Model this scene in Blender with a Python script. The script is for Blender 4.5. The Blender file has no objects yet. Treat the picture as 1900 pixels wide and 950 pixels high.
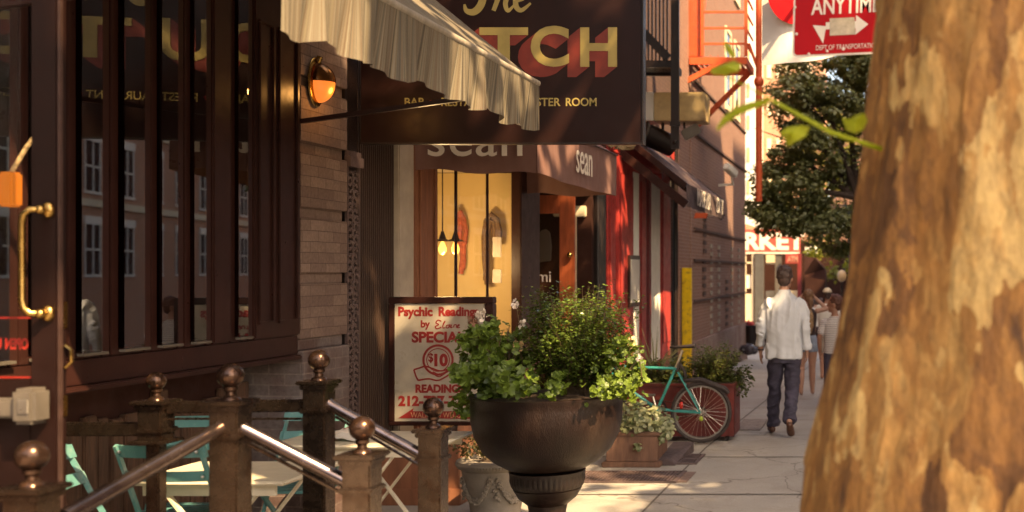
import bpy, bmesh, math, random
import numpy as np
from mathutils import Vector, Matrix
from mathutils import noise as mn_
random.seed(7); RNG = np.random.default_rng(7)
SC = bpy.context.scene
COL = SC.collection
R = math.radians

# ------------------------------------------------------------------ camera
F, XV, YV, H = 2100.0, 1632.0, 503.0, 1.72      # focal length and vanishing point in photo pixels, eye height
cam = bpy.data.cameras.new('camera'); cam_ob = bpy.data.objects.new('camera', cam); COL.objects.link(cam_ob)
cam_ob.location = (0, 0, H); cam_ob.rotation_euler = (R(90), 0, 0)
cam.sensor_width = 36; cam.lens = 36 * F / 1900
cam.shift_x = (950 - XV) / 1900; cam.shift_y = (YV - 475) / 1900
cam.clip_start = 0.05; cam.clip_end = 1000
cam.dof.use_dof = True; cam.dof.focus_distance = 7.4; cam.dof.aperture_fstop = 2.2
SC.camera = cam_ob

# ------------------------------------------------------------------ light
SUN_DIR = Vector((0.53, -0.44, 0.73)).normalized()      # from the scene towards the sun
elev = math.asin(SUN_DIR.z); azim = math.atan2(SUN_DIR.x, SUN_DIR.y)
wd = bpy.data.worlds.new('World'); SC.world = wd; wd.use_nodes = True
nt = wd.node_tree; bg = nt.nodes['Background']
sky = nt.nodes.new('ShaderNodeTexSky'); sky.sky_type = 'NISHITA'; sky.sun_disc = False
sky.sun_elevation = elev; sky.sun_rotation = azim; sky.dust_density = 3.0; sky.air_density = 1.0; sky.ozone_density = 0.6
nt.links.new(sky.outputs[0], bg.inputs[0]); bg.inputs[1].default_value = 0.15
sl = bpy.data.lights.new('sun', 'SUN'); sl.energy = 4.6; sl.angle = R(0.6); sl.color = (1.0, 0.80, 0.52)
so = bpy.data.objects.new('sun', sl); COL.objects.link(so)
so.rotation_euler = (-SUN_DIR).to_track_quat('-Z', 'Y').to_euler()
vs = SC.view_settings
vs.view_transform = 'Standard'; vs.look = 'None'; vs.gamma = 1.0; vs.exposure = 1.75
vs.use_white_balance = True; vs.white_balance_temperature = 8200; vs.white_balance_tint = 14
SC.cycles.use_denoising = True
SC.cycles.max_bounces = 10; SC.cycles.transparent_max_bounces = 24
SC.cycles.sample_clamp_indirect = 6.0

# ------------------------------------------------------------------ helpers
def P(x, y, Y):                                   # photo pixel at depth Y -> world point
    return Vector(((x - XV) / F * Y, Y, H - (y - YV) / F * Y))
def gz(Y):                                        # the pavement falls away gently down the street
    return 0.0 if Y < 11 else -0.035 * (Y - 11)

class MB:
    def __init__(s): s.v = []; s.f = []
    def add(s, vs, fs):
        o = len(s.v); s.v.extend([tuple(p) for p in vs]); s.f.extend([tuple(i + o for i in f) for f in fs]); return s
    def box(s, x0, x1, y0, y1, z0, z1):
        if x0 > x1: x0, x1 = x1, x0
        if y0 > y1: y0, y1 = y1, y0
        if z0 > z1: z0, z1 = z1, z0
        return s.add([(x0,y0,z0),(x1,y0,z0),(x1,y1,z0),(x0,y1,z0),(x0,y0,z1),(x1,y0,z1),(x1,y1,z1),(x0,y1,z1)],
                     [(0,3,2,1),(4,5,6,7),(0,1,5,4),(1,2,6,5),(2,3,7,6),(3,0,4,7)])
    def quad(s, a, b, c, d): return s.add([a,b,c,d], [(0,1,2,3)])
    def tube(s, pts, r, n=10, cap=True, r2=None):
        pts = [Vector(p) for p in pts]; m = len(pts)
        rs = r if isinstance(r, (list, tuple)) else [r] * m
        up = Vector((0,0,1)); vs_ = []; prev = None
        for i, p in enumerate(pts):
            t = (pts[min(i+1,m-1)] - pts[max(i-1,0)]).normalized()
            if prev is None:
                a = t.cross(up)
                if a.length < 1e-3: a = t.cross(Vector((0,1,0)))
            else: a = prev - t * prev.dot(t)
            a.normalize(); b = t.cross(a); prev = a
            ra = rs[i]; ra, rb = ra if isinstance(ra, (tuple, list)) else (ra, ra)
            for k in range(n):
                an = 2*math.pi*k/n; vs_.append(p + a*math.cos(an)*ra + b*math.sin(an)*rb)
        fs = [(i*n+k, i*n+(k+1)%n, (i+1)*n+(k+1)%n, (i+1)*n+k) for i in range(m-1) for k in range(n)]
        if cap: fs += [tuple(range(n-1,-1,-1)), tuple((m-1)*n+k for k in range(n))]
        return s.add(vs_, fs)
    def bar(s, a, b, w, h, up=(0,0,1)):
        a = Vector(a); b = Vector(b); t = (b-a).normalized(); u = t.cross(Vector(up))
        if u.length < 1e-3: u = t.cross(Vector((0,1,0)))
        u.normalize(); v = u.cross(t)
        vs_ = [p + u*x*w/2 + v*y*h/2 for p in (a,b) for x,y in ((-1,-1),(1,-1),(1,1),(-1,1))]
        return s.add(vs_, [(3,2,1,0),(4,5,6,7),(0,1,5,4),(1,2,6,5),(2,3,7,6),(3,0,4,7)])
    def lathe(s, prof, c=(0,0,0), n=32, mod=None):
        c = Vector(c); vs_ = []
        for j,(r,z) in enumerate(prof):
            for k in range(n):
                an = 2*math.pi*k/n; rr = r * (mod(j, an, z) if mod else 1)
                vs_.append(c + Vector((rr*math.cos(an), rr*math.sin(an), z)))
        m = len(prof)
        fs = [(j*n+k, j*n+(k+1)%n, (j+1)*n+(k+1)%n, (j+1)*n+k) for j in range(m-1) for k in range(n)]
        fs += [tuple(range(n-1,-1,-1)), tuple((m-1)*n+k for k in range(n))]
        return s.add(vs_, fs)
    def ball(s, c, r, nu=16, nv=10, v0=-90, v1=90):
        rx, ry, rz = r if isinstance(r, (tuple, list)) else (r, r, r)
        vs_ = []; c = Vector(c)
        for j in range(nv+1):
            la = R(v0 + (v1-v0)*j/nv)
            for k in range(nu):
                an = 2*math.pi*k/nu
                vs_.append(c + Vector((rx*math.cos(la)*math.cos(an), ry*math.cos(la)*math.sin(an), rz*math.sin(la))))
        fs = [(j*nu+k, j*nu+(k+1)%nu, (j+1)*nu+(k+1)%nu, (j+1)*nu+k) for j in range(nv) for k in range(nu)]
        fs += [tuple(range(nu-1,-1,-1)), tuple(nv*nu+k for k in range(nu))]
        return s.add(vs_, fs)
    def prism(s, poly, O, U, V, N, t):
        """2-D outline (u,v) extruded by t along N from the plane O,U,V"""
        O, U, V, N = map(Vector, (O, U, V, N)); n = len(poly)
        a = [O + U*u + V*v for u, v in poly]; b = [p + N*t for p in a]
        fs = [tuple(range(n-1,-1,-1)), tuple(range(n, 2*n))] + [(k, (k+1)%n, n+(k+1)%n, n+k) for k in range(n)]
        return s.add(a + b, fs)
    def build(s, name, mat, parent=None, smooth=False, bevel=0.0, seg=2, recalc=True):
        off = Vector((0,0,0)); q = parent
        while q is not None: off += q.location; q = q.parent
        me = bpy.data.meshes.new(name)
        me.from_pydata([tuple(Vector(p) - off) for p in s.v], [], s.f)
        if recalc or bevel:
            bm = bmesh.new(); bm.from_mesh(me)
            if recalc: bmesh.ops.recalc_face_normals(bm, faces=bm.faces)
            if bevel:
                ed = [e for e in bm.edges if len(e.link_faces) == 2 and e.calc_face_angle(0) > 0.6]
                bmesh.ops.bevel(bm, geom=ed, offset=bevel, segments=seg, affect='EDGES', clamp_overlap=True)
            bm.to_mesh(me); bm.free()
        return link(name, me, mat, parent, smooth)

def link(name, me, mat, parent=None, smooth=False):
    me.name = name
    if mat is not None: me.materials.clear(); me.materials.append(mat)
    if smooth:
        me.polygons.foreach_set('use_smooth', [True]*len(me.polygons))
        try: me.set_sharp_from_angle(angle=R(38))
        except Exception: pass
    o = bpy.data.objects.new(name, me); COL.objects.link(o)
    if parent is not None: o.parent = parent
    return o
def tag(o, label, cat, group=None):
    o['label'] = label; o['category'] = cat
    if group: o['group'] = group
    return o
def thing(name, label, cat, loc=(0,0,0), group=None):
    o = bpy.data.objects.new(name, None); COL.objects.link(o); o.location = loc; o.empty_display_size = 0.1
    return tag(o, label, cat, group)
def struct(o): o['kind'] = 'structure'; return o
def copy_tree(o, parent=None):
    c = o.copy(); COL.objects.link(c)
    if parent is not None: c.parent = parent
    for ch in [x for x in SC.objects if x.parent == o]: copy_tree(ch, c)
    return c

def text_verts(s, offset=0.0, shear=0.0, space=1.0):
    cu = bpy.data.curves.new('t', 'FONT'); cu.body = s; cu.size = 1; cu.offset = offset; cu.shear = shear; cu.space_character = space
    cu.resolution_u = 5
    ob = bpy.data.objects.new('t', cu); COL.objects.link(ob)
    dg = bpy.context.evaluated_depsgraph_get()
    me = bpy.data.meshes.new_from_object(ob.evaluated_get(dg))
    v = [(p.co.x, p.co.y) for p in me.vertices]; f = [tuple(p.vertices) for p in me.polygons]
    cnt = {}
    for p in f:
        for i in range(len(p)):
            e = (p[i], p[(i+1) % len(p)]); k = tuple(sorted(e)); cnt.setdefault(k, []).append(e)
    be = [es[0] for es in cnt.values() if len(es) == 1]
    bpy.data.objects.remove(ob); bpy.data.curves.remove(cu); bpy.data.meshes.remove(me)
    return v, f, be
def text(mb, s, O, U, V, N, w, h, t=0.002, offset=0.0, shear=0.0, shadow=None, smb=None, space=1.0, taper=None):
    """letters fitted in a w x h box whose lower left corner is O; t thick along N"""
    O, U, V, N = map(Vector, (O, U, V, N))
    v, f, be = text_verts(s, offset, shear, space)
    xs = [p[0] for p in v]; ys = [p[1] for p in v]
    x0, x1, y0, y1 = min(xs), max(xs), min(ys), max(ys)
    q = [((a-x0)/(x1-x0)*w, (b-y0)/(y1-y0)*h) for a, b in v]
    n = len(q)
    front = [O + U*a + V*b + N*t for a, b in q]; back = [O + U*a + V*b for a, b in q]
    mb.add(front + back, f + [(e[0], e[1], e[1]+n, e[0]+n) for e in be])
    if shadow is not None:
        du, dv, dn = shadow
        far = [O + U*(a+du) + V*(b+dv) + N*dn for a, b in q]
        near = [O + U*a + V*b + N*(t*0.4) for a, b in q]
        smb.add(near + far, [(e[0], e[1], e[1]+n, e[0]+n) for e in be] + [tuple(i+n for i in p) for p in f])
def stroke(mb, pts, O, U, V, N, w, t=0.002, n=40):
    """a pen stroke: smooth curve through 2-D points with its own width per point"""
    O, U, V, N = map(Vector, (O, U, V, N)); pts = [tuple(p) + ((w,) if len(p) == 2 else ()) for p in pts]; m = len(pts)
    def cr(a, b, c, d, s): return 0.5*((2*b)+(c-a)*s+(2*a-5*b+4*c-d)*s*s+(3*b-a-3*c+d)*s**3)
    cs = []
    for i in range(m-1):
        a, b, c, d = pts[max(i-1,0)], pts[i], pts[i+1], pts[min(i+2,m-1)]
        for k in range(8): cs.append(tuple(cr(a[j], b[j], c[j], d[j], k/8) for j in range(3)))
    cs.append(pts[-1]); L = len(cs); vs_ = []
    for i in range(L):
        a, b = cs[max(i-1,0)], cs[min(i+1,L-1)]; tx, ty = b[0]-a[0], b[1]-a[1]; q = math.hypot(tx, ty) or 1
        nx, ny = -ty/q, tx/q; hw = cs[i][2]/2
        for sg in (1, -1):
            u, v = cs[i][0]+nx*hw*sg, cs[i][1]+ny*hw*sg
            vs_.append(O + U*u + V*v + N*(t + i*2e-6))
    mb.add(vs_, [(2*i, 2*i+2, 2*i+3, 2*i+1) for i in range(L-1)])

# ------------------------------------------------------------------ materials
def new_mat(name):
    m = bpy.data.materials.new(name); m.use_nodes = True; t = m.node_tree
    return m, t, t.nodes['Principled BSDF'], t.nodes['Material Output']
def node(t, kind, **kw):
    n = t.nodes.new(kind)
    for k, v in kw.items(): setattr(n, k, v)
    return n
def ramp(t, src, stops, interp='LINEAR'):
    r = node(t, 'ShaderNodeValToRGB'); r.color_ramp.interpolation = interp
    e = r.color_ramp.elements
    while len(e) < len(stops): e.new(0.5)
    for el, (p, c) in zip(e, stops): el.position = p; el.color = (*c, 1) if len(c) == 3 else c
    t.links.new(src, r.inputs[0]); return r.outputs[0]
def coords(t, scale=(1,1,1), kind='Object'):
    tc = node(t, 'ShaderNodeTexCoord'); mp = node(t, 'ShaderNodeMapping'); mp.inputs['Scale'].default_value = scale
    t.links.new(tc.outputs[kind], mp.inputs[0]); return mp.outputs[0]
def noise(t, vec, scale, detail=5, rough=0.6, dist=0.0):
    n = node(t, 'ShaderNodeTexNoise'); n.inputs['Scale'].default_value = scale; n.inputs['Detail'].default_value = detail
    n.inputs['Roughness'].default_value = rough; n.inputs['Distortion'].default_value = dist
    t.links.new(vec, n.inputs['Vector']); return n.outputs[0]
def mixc(t, fac, a, b, mode='MIX'):
    m = node(t, 'ShaderNodeMix', data_type='RGBA', blend_type=mode)
    if isinstance(fac, float): m.inputs[0].default_value = fac
    else: t.links.new(fac, m.inputs[0])
    for i, x in ((6, a), (7, b)):
        if isinstance(x, tuple): m.inputs[i].default_value = (*x, 1)
        else: t.links.new(x, m.inputs[i])
    return m.outputs[2]
def bump(t, bsdf, h, strength=0.3, dist=0.01):
    b = node(t, 'ShaderNodeBump'); b.inputs['Strength'].default_value = strength; b.inputs['Distance'].default_value = dist
    t.links.new(h, b.inputs['Height']); t.links.new(b.outputs[0], bsdf.inputs['Normal'])
def sc(c, k): return tuple(min(1, x*k) for x in c)

def M(name, col, rough=0.6, var=0.2, scale=6, bmp=0.15, bscale=60, metal=0.0, stretch=(1,1,1), coat=0.0, dirt=None, dscale=3.0, spec=0.5):
    m, t, b, o = new_mat(name)
    v = coords(t, stretch)
    c = ramp(t, noise(t, v, scale), [(0.3, sc(col, 1-var)), (0.7, sc(col, 1+var))])
    if dirt is not None:
        c = mixc(t, ramp(t, noise(t, v, dscale, 8, 0.7), [(0.52, (0,0,0)), (0.68, (1,1,1))]), c, dirt)
    t.links.new(c, b.inputs['Base Color'])
    b.inputs['Metallic'].default_value = metal; b.inputs['Specular IOR Level'].default_value = spec
    rr = ramp(t, noise(t, v, scale*2.5), [(0.3, (rough*0.8,)*3), (0.7, (min(1, rough*1.2),)*3)])
    t.links.new(rr, b.inputs['Roughness'])
    if coat: b.inputs['Coat Weight'].default_value = coat; b.inputs['Coat Roughness'].default_value = 0.12
    if bmp: bump(t, b, noise(t, v, bscale, 4), bmp, 0.004)
    return m
def uv_wall(t):
    """metres along a wall and up it, whichever way the wall faces"""
    tc = node(t, 'ShaderNodeTexCoord'); g = node(t, 'ShaderNodeNewGeometry')
    sp = node(t, 'ShaderNodeSeparateXYZ'); t.links.new(tc.outputs['Object'], sp.inputs[0])
    sn = node(t, 'ShaderNodeSeparateXYZ'); t.links.new(g.outputs['True Normal'], sn.inputs[0])
    ab = node(t, 'ShaderNodeMath', operation='ABSOLUTE'); t.links.new(sn.outputs[0], ab.inputs[0])
    gt = node(t, 'ShaderNodeMath', operation='GREATER_THAN'); gt.inputs[1].default_value = 0.5; t.links.new(ab.outputs[0], gt.inputs[0])
    mx = node(t, 'ShaderNodeMix', data_type='FLOAT'); t.links.new(gt.outputs[0], mx.inputs[0]); t.links.new(sp.outputs[0], mx.inputs[2]); t.links.new(sp.outputs[1], mx.inputs[3])
    cb = node(t, 'ShaderNodeCombineXYZ'); t.links.new(mx.outputs[0], cb.inputs[0]); t.links.new(sp.outputs[2], cb.inputs[1])
    return cb.outputs[0], tc.outputs['Object']
def brick(name, c1, c2, mortar, bw=0.2, bh=0.068, ms=0.006, rough=0.85, stain=(0.5,0.5,0.5), sk=0.35):
    m, t, b, o = new_mat(name)
    uv, ob = uv_wall(t)
    wob = node(t, 'ShaderNodeVectorMath', operation='ADD'); nz = noise(t, ob, 3.0, 2)
    sb = node(t, 'ShaderNodeMath', operation='MULTIPLY_ADD'); sb.inputs[1].default_value = 0.012; sb.inputs[2].default_value = -0.006
    t.links.new(nz, sb.inputs[0]); t.links.new(uv, wob.inputs[0]); t.links.new(sb.outputs[0], wob.inputs[1])
    br = node(t, 'ShaderNodeTexBrick'); t.links.new(wob.outputs[0], br.inputs['Vector'])
    br.inputs['Color1'].default_value = (*c1, 1); br.inputs['Color2'].default_value = (*c2, 1); br.inputs['Mortar'].default_value = (*mortar, 1)
    br.inputs['Scale'].default_value = 1; br.inputs['Mortar Size'].default_value = ms; br.inputs['Mortar Smooth'].default_value = 0.2
    br.inputs['Brick Width'].default_value = bw; br.inputs['Row Height'].default_value = bh; br.inputs['Bias'].default_value = 0.0
    c = mixc(t, ramp(t, noise(t, ob, 1.6, 8, 0.7), [(0.4, (0,0,0)), (0.75, (sk,)*3)]), br.outputs[0], stain)
    c = mixc(t, 0.35, c, ramp(t, noise(t, ob, 45, 4), [(0.3, (0.2,0.2,0.2)), (0.7, (0.8,0.8,0.8))]), 'OVERLAY')
    t.links.new(c, b.inputs['Base Color']); b.inputs['Roughness'].default_value = rough
    hh = node(t, 'ShaderNodeMath', operation='MULTIPLY_ADD'); hh.inputs[1].default_value = -1.0; hh.inputs[2].default_value = 1.0
    t.links.new(br.outputs['Fac'], hh.inputs[0])
    h2 = node(t, 'ShaderNodeMath', operation='MULTIPLY_ADD'); h2.inputs[1].default_value = 0.3
    t.links.new(noise(t, ob, 60, 4), h2.inputs[0]); t.links.new(hh.outputs[0], h2.inputs[2])
    bump(t, b, h2.outputs[0], 0.6, 0.008); return m
def glass(name, tint=(0.9,0.9,0.88), ior=1.9, rough=0.01):
    m, t, b, o = new_mat(name); t.nodes.remove(b)
    fr = node(t, 'ShaderNodeFresnel'); fr.inputs[0].default_value = ior
    tr = node(t, 'ShaderNodeBsdfTransparent'); tr.inputs[0].default_value = (*tint, 1)
    gl = node(t, 'ShaderNodeBsdfGlossy'); gl.inputs[1].default_value = rough
    mx = node(t, 'ShaderNodeMixShader'); t.links.new(fr.outputs[0], mx.inputs[0]); t.links.new(tr.outputs[0], mx.inputs[1]); t.links.new(gl.outputs[0], mx.inputs[2])
    t.links.new(mx.outputs[0], o.inputs[0]); return m
def leaf_mat(name, dark, light, trans=0.35, rough=0.45, tcol=None):
    m, t, b, o = new_mat(name)
    g = node(t, 'ShaderNodeNewGeometry')
    c = ramp(t, g.outputs['Random Per Island'], [(0.0, dark), (0.6, tuple((a+c_)/2 for a, c_ in zip(dark, light))), (1.0, light)])
    t.links.new(c, b.inputs['Base Color']); b.inputs['Roughness'].default_value = rough
    tl = node(t, 'ShaderNodeBsdfTranslucent')
    t.links.new(mixc(t, 0.5, c, tcol or (0.25,0.3,0.03)), tl.inputs[0])
    mx = node(t, 'ShaderNodeMixShader'); mx.inputs[0].default_value = trans
    t.links.new(b.outputs[0], mx.inputs[1]); t.links.new(tl.outputs[0], mx.inputs[2]); t.links.new(mx.outputs[0], o.inputs[0]); return m
def emit(name, col, k):
    m, t, b, o = new_mat(name); b.inputs['Base Color'].default_value = (col[0]*0.2, col[1]*0.2, col[2]*0.2, 1)
    b.inputs['Emission Color'].default_value = (*col, 1); b.inputs['Emission Strength'].default_value = k
    b.inputs['Roughness'].default_value = 0.3; return m

MAT = {}
MAT['dark'] = M('dark_brown_paint', (0.030, 0.0105, 0.0082), 0.34, 0.2, 5, 0.1, 40, spec=0.3)
MAT['dark_matte'] = M('dark_matte', (0.045, 0.017, 0.0135), 0.8, 0.2, 5, 0.1, 40, spec=0.2)
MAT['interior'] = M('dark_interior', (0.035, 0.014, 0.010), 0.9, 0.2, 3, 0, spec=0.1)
MAT['boards'] = M('weathered_boards', (0.09, 0.045, 0.028), 0.7, 0.5, 5, 0.4, 30, stretch=(6,6,0.7))
MAT['iron'] = M('cast_iron_black', (0.010, 0.0045, 0.0035), 0.34, 0.3, 8, 0.7, 150, spec=0.5)
MAT['bronze'] = M('weathered_bronze_steel', (0.125, 0.088, 0.067), 0.27, 0.25, 12, 0.02, 120, metal=0.95, dirt=(0.09,0.05,0.033), dscale=11)
MAT['steel'] = M('worn_tube_steel', (0.22, 0.165, 0.15), 0.24, 0.2, 10, 0.02, 140, metal=0.95, dirt=(0.13,0.08,0.055), dscale=9)
MAT['brass'] = M('polished_brass', (0.34, 0.21, 0.07), 0.26, 0.2, 12, 0.05, 80, metal=1.0)
MAT['grey_metal'] = M('grey_metal', (0.13, 0.11, 0.09), 0.45, 0.15, 8, 0.1, 80, metal=0.3)
MAT['gold'] = M('gold_leaf', (0.31, 0.235, 0.075), 0.42, 0.12, 9, 0.1, 60)
MAT['sign_red'] = M('sign_red_shadow', (0.155, 0.018, 0.010), 0.5, 0.2, 8, 0.05)
MAT['signblack'] = M('sign_black', (0.016, 0.0056, 0.0044), 0.36, 0.15, 4, 0.02, 30, spec=0.25)
MAT['white'] = M('off_white_paint', (0.72, 0.68, 0.60), 0.5, 0.06, 6, 0.05)
MAT['cream'] = M('cream_paint', (0.66, 0.55, 0.38), 0.6, 0.08, 5, 0.05)
MAT['red'] = M('red_paint', (0.40, 0.04, 0.034), 0.45, 0.2, 4, 0.1, dirt=(0.24,0.025,0.02), dscale=5)
MAT['darkred'] = M('dark_red_paint', (0.16, 0.02, 0.02), 0.45, 0.2, 6, 0.08)
MAT['orange'] = M('orange_red_iron', (0.52, 0.082, 0.024), 0.55, 0.18, 10, 0.15)
MAT['teal'] = M('teal_paint', (0.085, 0.24, 0.235), 0.42, 0.12, 8, 0.08, dirt=(0.2,0.3,0.28), dscale=12)
MAT['teal_bike'] = M('teal_bicycle_paint', (0.025, 0.24, 0.21), 0.3, 0.15, 14, 0.02)
MAT['tabletop'] = M('cream_tabletop', (0.66, 0.58, 0.44), 0.4, 0.1, 7, 0.05)
MAT['terracotta'] = M('terracotta_wood', (0.25, 0.10, 0.055), 0.5, 0.25, 5, 0.15, 30, stretch=(4,4,0.6))
MAT['doorwood'] = M('red_brown_door_wood', (0.22, 0.05, 0.02), 0.35, 0.3, 5, 0.1, 30, stretch=(5,5,0.6), coat=0.3)
MAT['boxwood'] = M('dark_planter_wood', (0.14, 0.07, 0.045), 0.7, 0.35, 4, 0.4, 30, stretch=(7,7,1.2))
MAT['redbox'] = M('oxblood_planter', (0.11, 0.018, 0.015), 0.45, 0.25, 5, 0.2, 40)
MAT['stone'] = M('grey_cast_stone', (0.28, 0.24, 0.20), 0.85, 0.22, 7, 0.5, 120)
MAT['soil'] = M('potting_soil', (0.05, 0.03, 0.02), 0.95, 0.4, 30, 0.6, 120)
MAT['rubber'] = M('black_rubber', (0.03, 0.02, 0.018), 0.75, 0.15, 10, 0.3, 200)
MAT['rim'] = M('grey_rim', (0.20,0.18,0.16), 0.4, 0.1, 10, 0.03, 100, metal=0.3)
MAT['alloy'] = M('bare_alloy', (0.6, 0.56, 0.5), 0.3, 0.1, 10, 0.03, 100, metal=0.9)
MAT['yellow'] = M('yellow_guard_paint', (0.80, 0.55, 0.02), 0.45, 0.1, 8, 0.1, dirt=(0.35,0.2,0.03), dscale=9)
MAT['beige_metal'] = M('beige_sheet_metal', (0.50, 0.36, 0.17), 0.45, 0.2, 5, 0.1, 40, dirt=(0.3,0.2,0.1))
MAT['sean_cloth'] = M('brown_awning_canvas', (0.17, 0.085, 0.070), 0.85, 0.12, 5, 0.5, 9, stretch=(1,1,0.5))
MAT['black_cloth'] = M('black_awning_canvas', (0.07, 0.042, 0.04), 0.85, 0.15, 5, 0.3, 14)
MAT['letter_white'] = M('letter_white', (0.72, 0.64, 0.55), 0.6, 0.05, 8, 0)
MAT['sign_white'] = M('sign_white_panel', (0.37, 0.32, 0.255), 0.3, 0.25, 2.2, 0.03)
MAT['letter_red'] = M('letter_red', (0.25, 0.018, 0.016), 0.5, 0.12, 9, 0)
MAT['traffic_red'] = M('traffic_sign_red', (0.44, 0.006, 0.011), 0.5, 0.06, 5, 0.02, spec=0.2)
MAT['traffic_white'] = M('traffic_sign_white', (0.78, 0.70, 0.60), 0.4, 0.05, 10, 0.02)
MAT['sticker'] = M('worn_sticker', (0.52, 0.44, 0.32), 0.7, 0.25, 30, 0.2, 60)
MAT['bannercloth'] = M('white_banner_cloth', (0.66, 0.62, 0.57), 0.85, 0.08, 3, 0.7, 10)
MAT['shopwall'] = M('warm_shop_wall', (0.70, 0.52, 0.24), 0.7, 0.04, 3, 0)
MAT['pier'] = brick('brown_stone_brick', (0.165, 0.105, 0.085), (0.27, 0.185, 0.145), (0.12, 0.075, 0.06), 0.205, 0.0708, 0.003, stain=(0.13,0.08,0.065), sk=0.75)
MAT['pierbase'] = brick('dark_purple_brick', (0.075, 0.042, 0.038), (0.095, 0.052, 0.045), (0.15, 0.10, 0.085), 0.205, 0.0708, 0.005, rough=0.5)
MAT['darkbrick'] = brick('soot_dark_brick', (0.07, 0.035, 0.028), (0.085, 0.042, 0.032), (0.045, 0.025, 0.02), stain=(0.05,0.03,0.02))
MAT['brick'] = brick('tan_red_brick', (0.185, 0.088, 0.062), (0.225, 0.11, 0.078), (0.28, 0.20, 0.16), stain=(0.20,0.125,0.095))
MAT['brick_orange'] = brick('orange_brick', (0.42, 0.17, 0.09), (0.50, 0.22, 0.12), (0.55, 0.42, 0.32), stain=(0.5,0.3,0.2))
MAT['glass'] = glass('window_glass', ior=2.6, rough=0.015)
MAT['glass_dark'] = glass('tinted_glass', (0.5,0.45,0.4), 1.7)
MAT['glass_shop'] = glass('shop_glass', (0.95,0.95,0.93), 1.25)
MAT['hair'] = M('dark_brown_hair', (0.055, 0.03, 0.025), 0.6, 0.5, 40, 0.8, 90)
MAT['hair_red'] = M('chestnut_hair', (0.10, 0.035, 0.02), 0.6, 0.4, 40, 0.8, 90)
MAT['skin'] = M('skin', (0.42, 0.22, 0.15), 0.5, 0.08, 10, 0.05)
MAT['skin_tan'] = M('tanned_skin', (0.34, 0.16, 0.10), 0.5, 0.08, 10, 0.05)
MAT['shirt'] = M('white_linen_shirt', (0.52, 0.53, 0.55), 0.85, 0.05, 6, 0.9, 9, stretch=(1.6,1.6,0.8))
MAT['jeans'] = M('dark_denim', (0.045, 0.038, 0.06), 0.85, 0.35, 9, 0.8, 16, stretch=(1,1,1.4))
MAT['denim'] = M('faded_denim', (0.22, 0.26, 0.33), 0.85, 0.25, 12, 0.4, 30)
MAT['leather'] = M('brown_leather', (0.10, 0.04, 0.022), 0.4, 0.3, 12, 0.2, 60)
MAT['tee'] = M('pale_tee', (0.60, 0.56, 0.50), 0.85, 0.06, 8, 0.6, 14)
MAT['black_top'] = M('black_top', (0.045, 0.025, 0.025), 0.85, 0.2, 8, 0.4, 18)
MAT['khaki'] = M('khaki_cotton', (0.22, 0.17, 0.13), 0.85, 0.15, 8, 0.4, 18)

def concrete():
    m, t, b, o = new_mat('sidewalk_concrete')
    v = coords(t)
    c = ramp(t, noise(t, v, 0.9, 8, 0.65), [(0.3, (0.31,0.285,0.255)), (0.7, (0.40,0.37,0.33))])
    c = mixc(t, ramp(t, noise(t, v, 60, 3, 0.7), [(0.35, (0.55,)*3), (0.65, (0.0,)*3)]), c, (0.24,0.21,0.18))
    vo = node(t, 'ShaderNodeTexVoronoi'); vo.inputs['Scale'].default_value = 3.2; t.links.new(v, vo.inputs['Vector'])
    c = mixc(t, ramp(t, vo.outputs['Distance'], [(0.055, (0.7,)*3), (0.085, (0,0,0))]), c, (0.16,0.135,0.115))
    c = mixc(t, ramp(t, noise(t, v, 2.1, 6, 0.75, 0.6), [(0.50, (0,0,0)), (0.62, (0.38,)*3)]), c, (0.24,0.20,0.165))
    ck = node(t, 'ShaderNodeTexVoronoi', feature='DISTANCE_TO_EDGE'); ck.inputs['Scale'].default_value = 0.42
    wp = node(t, 'ShaderNodeMix', data_type='RGBA', blend_type='LINEAR_LIGHT'); wp.inputs[0].default_value = 0.12; n3 = node(t, 'ShaderNodeTexNoise'); n3.inputs['Scale'].default_value = 4; t.links.new(v, n3.inputs['Vector']); t.links.new(v, wp.inputs[6]); t.links.new(n3.outputs['Color'], wp.inputs[7]); t.links.new(wp.outputs[2], ck.inputs['Vector'])
    c = mixc(t, ramp(t, ck.outputs['Distance'], [(0.0012, (0.8,)*3), (0.003, (0,0,0))]), c, (0.13,0.105,0.09))
    t.links.new(c, b.inputs['Base Color']); b.inputs['Roughness'].default_value = 0.85
    bump(t, b, noise(t, v, 160, 3), 0.35, 0.004); return m
MAT['concrete'] = concrete()
MAT['joint'] = M('joint_dirt', (0.11, 0.09, 0.075), 0.95, 0.3, 20, 0)
MAT['asphalt'] = M('asphalt', (0.055, 0.05, 0.047), 0.9, 0.25, 30, 0.4, 160)
MAT['grate'] = M('rusty_grate_iron', (0.10, 0.065, 0.06), 0.6, 0.3, 12, 0.2, 80)

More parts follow.
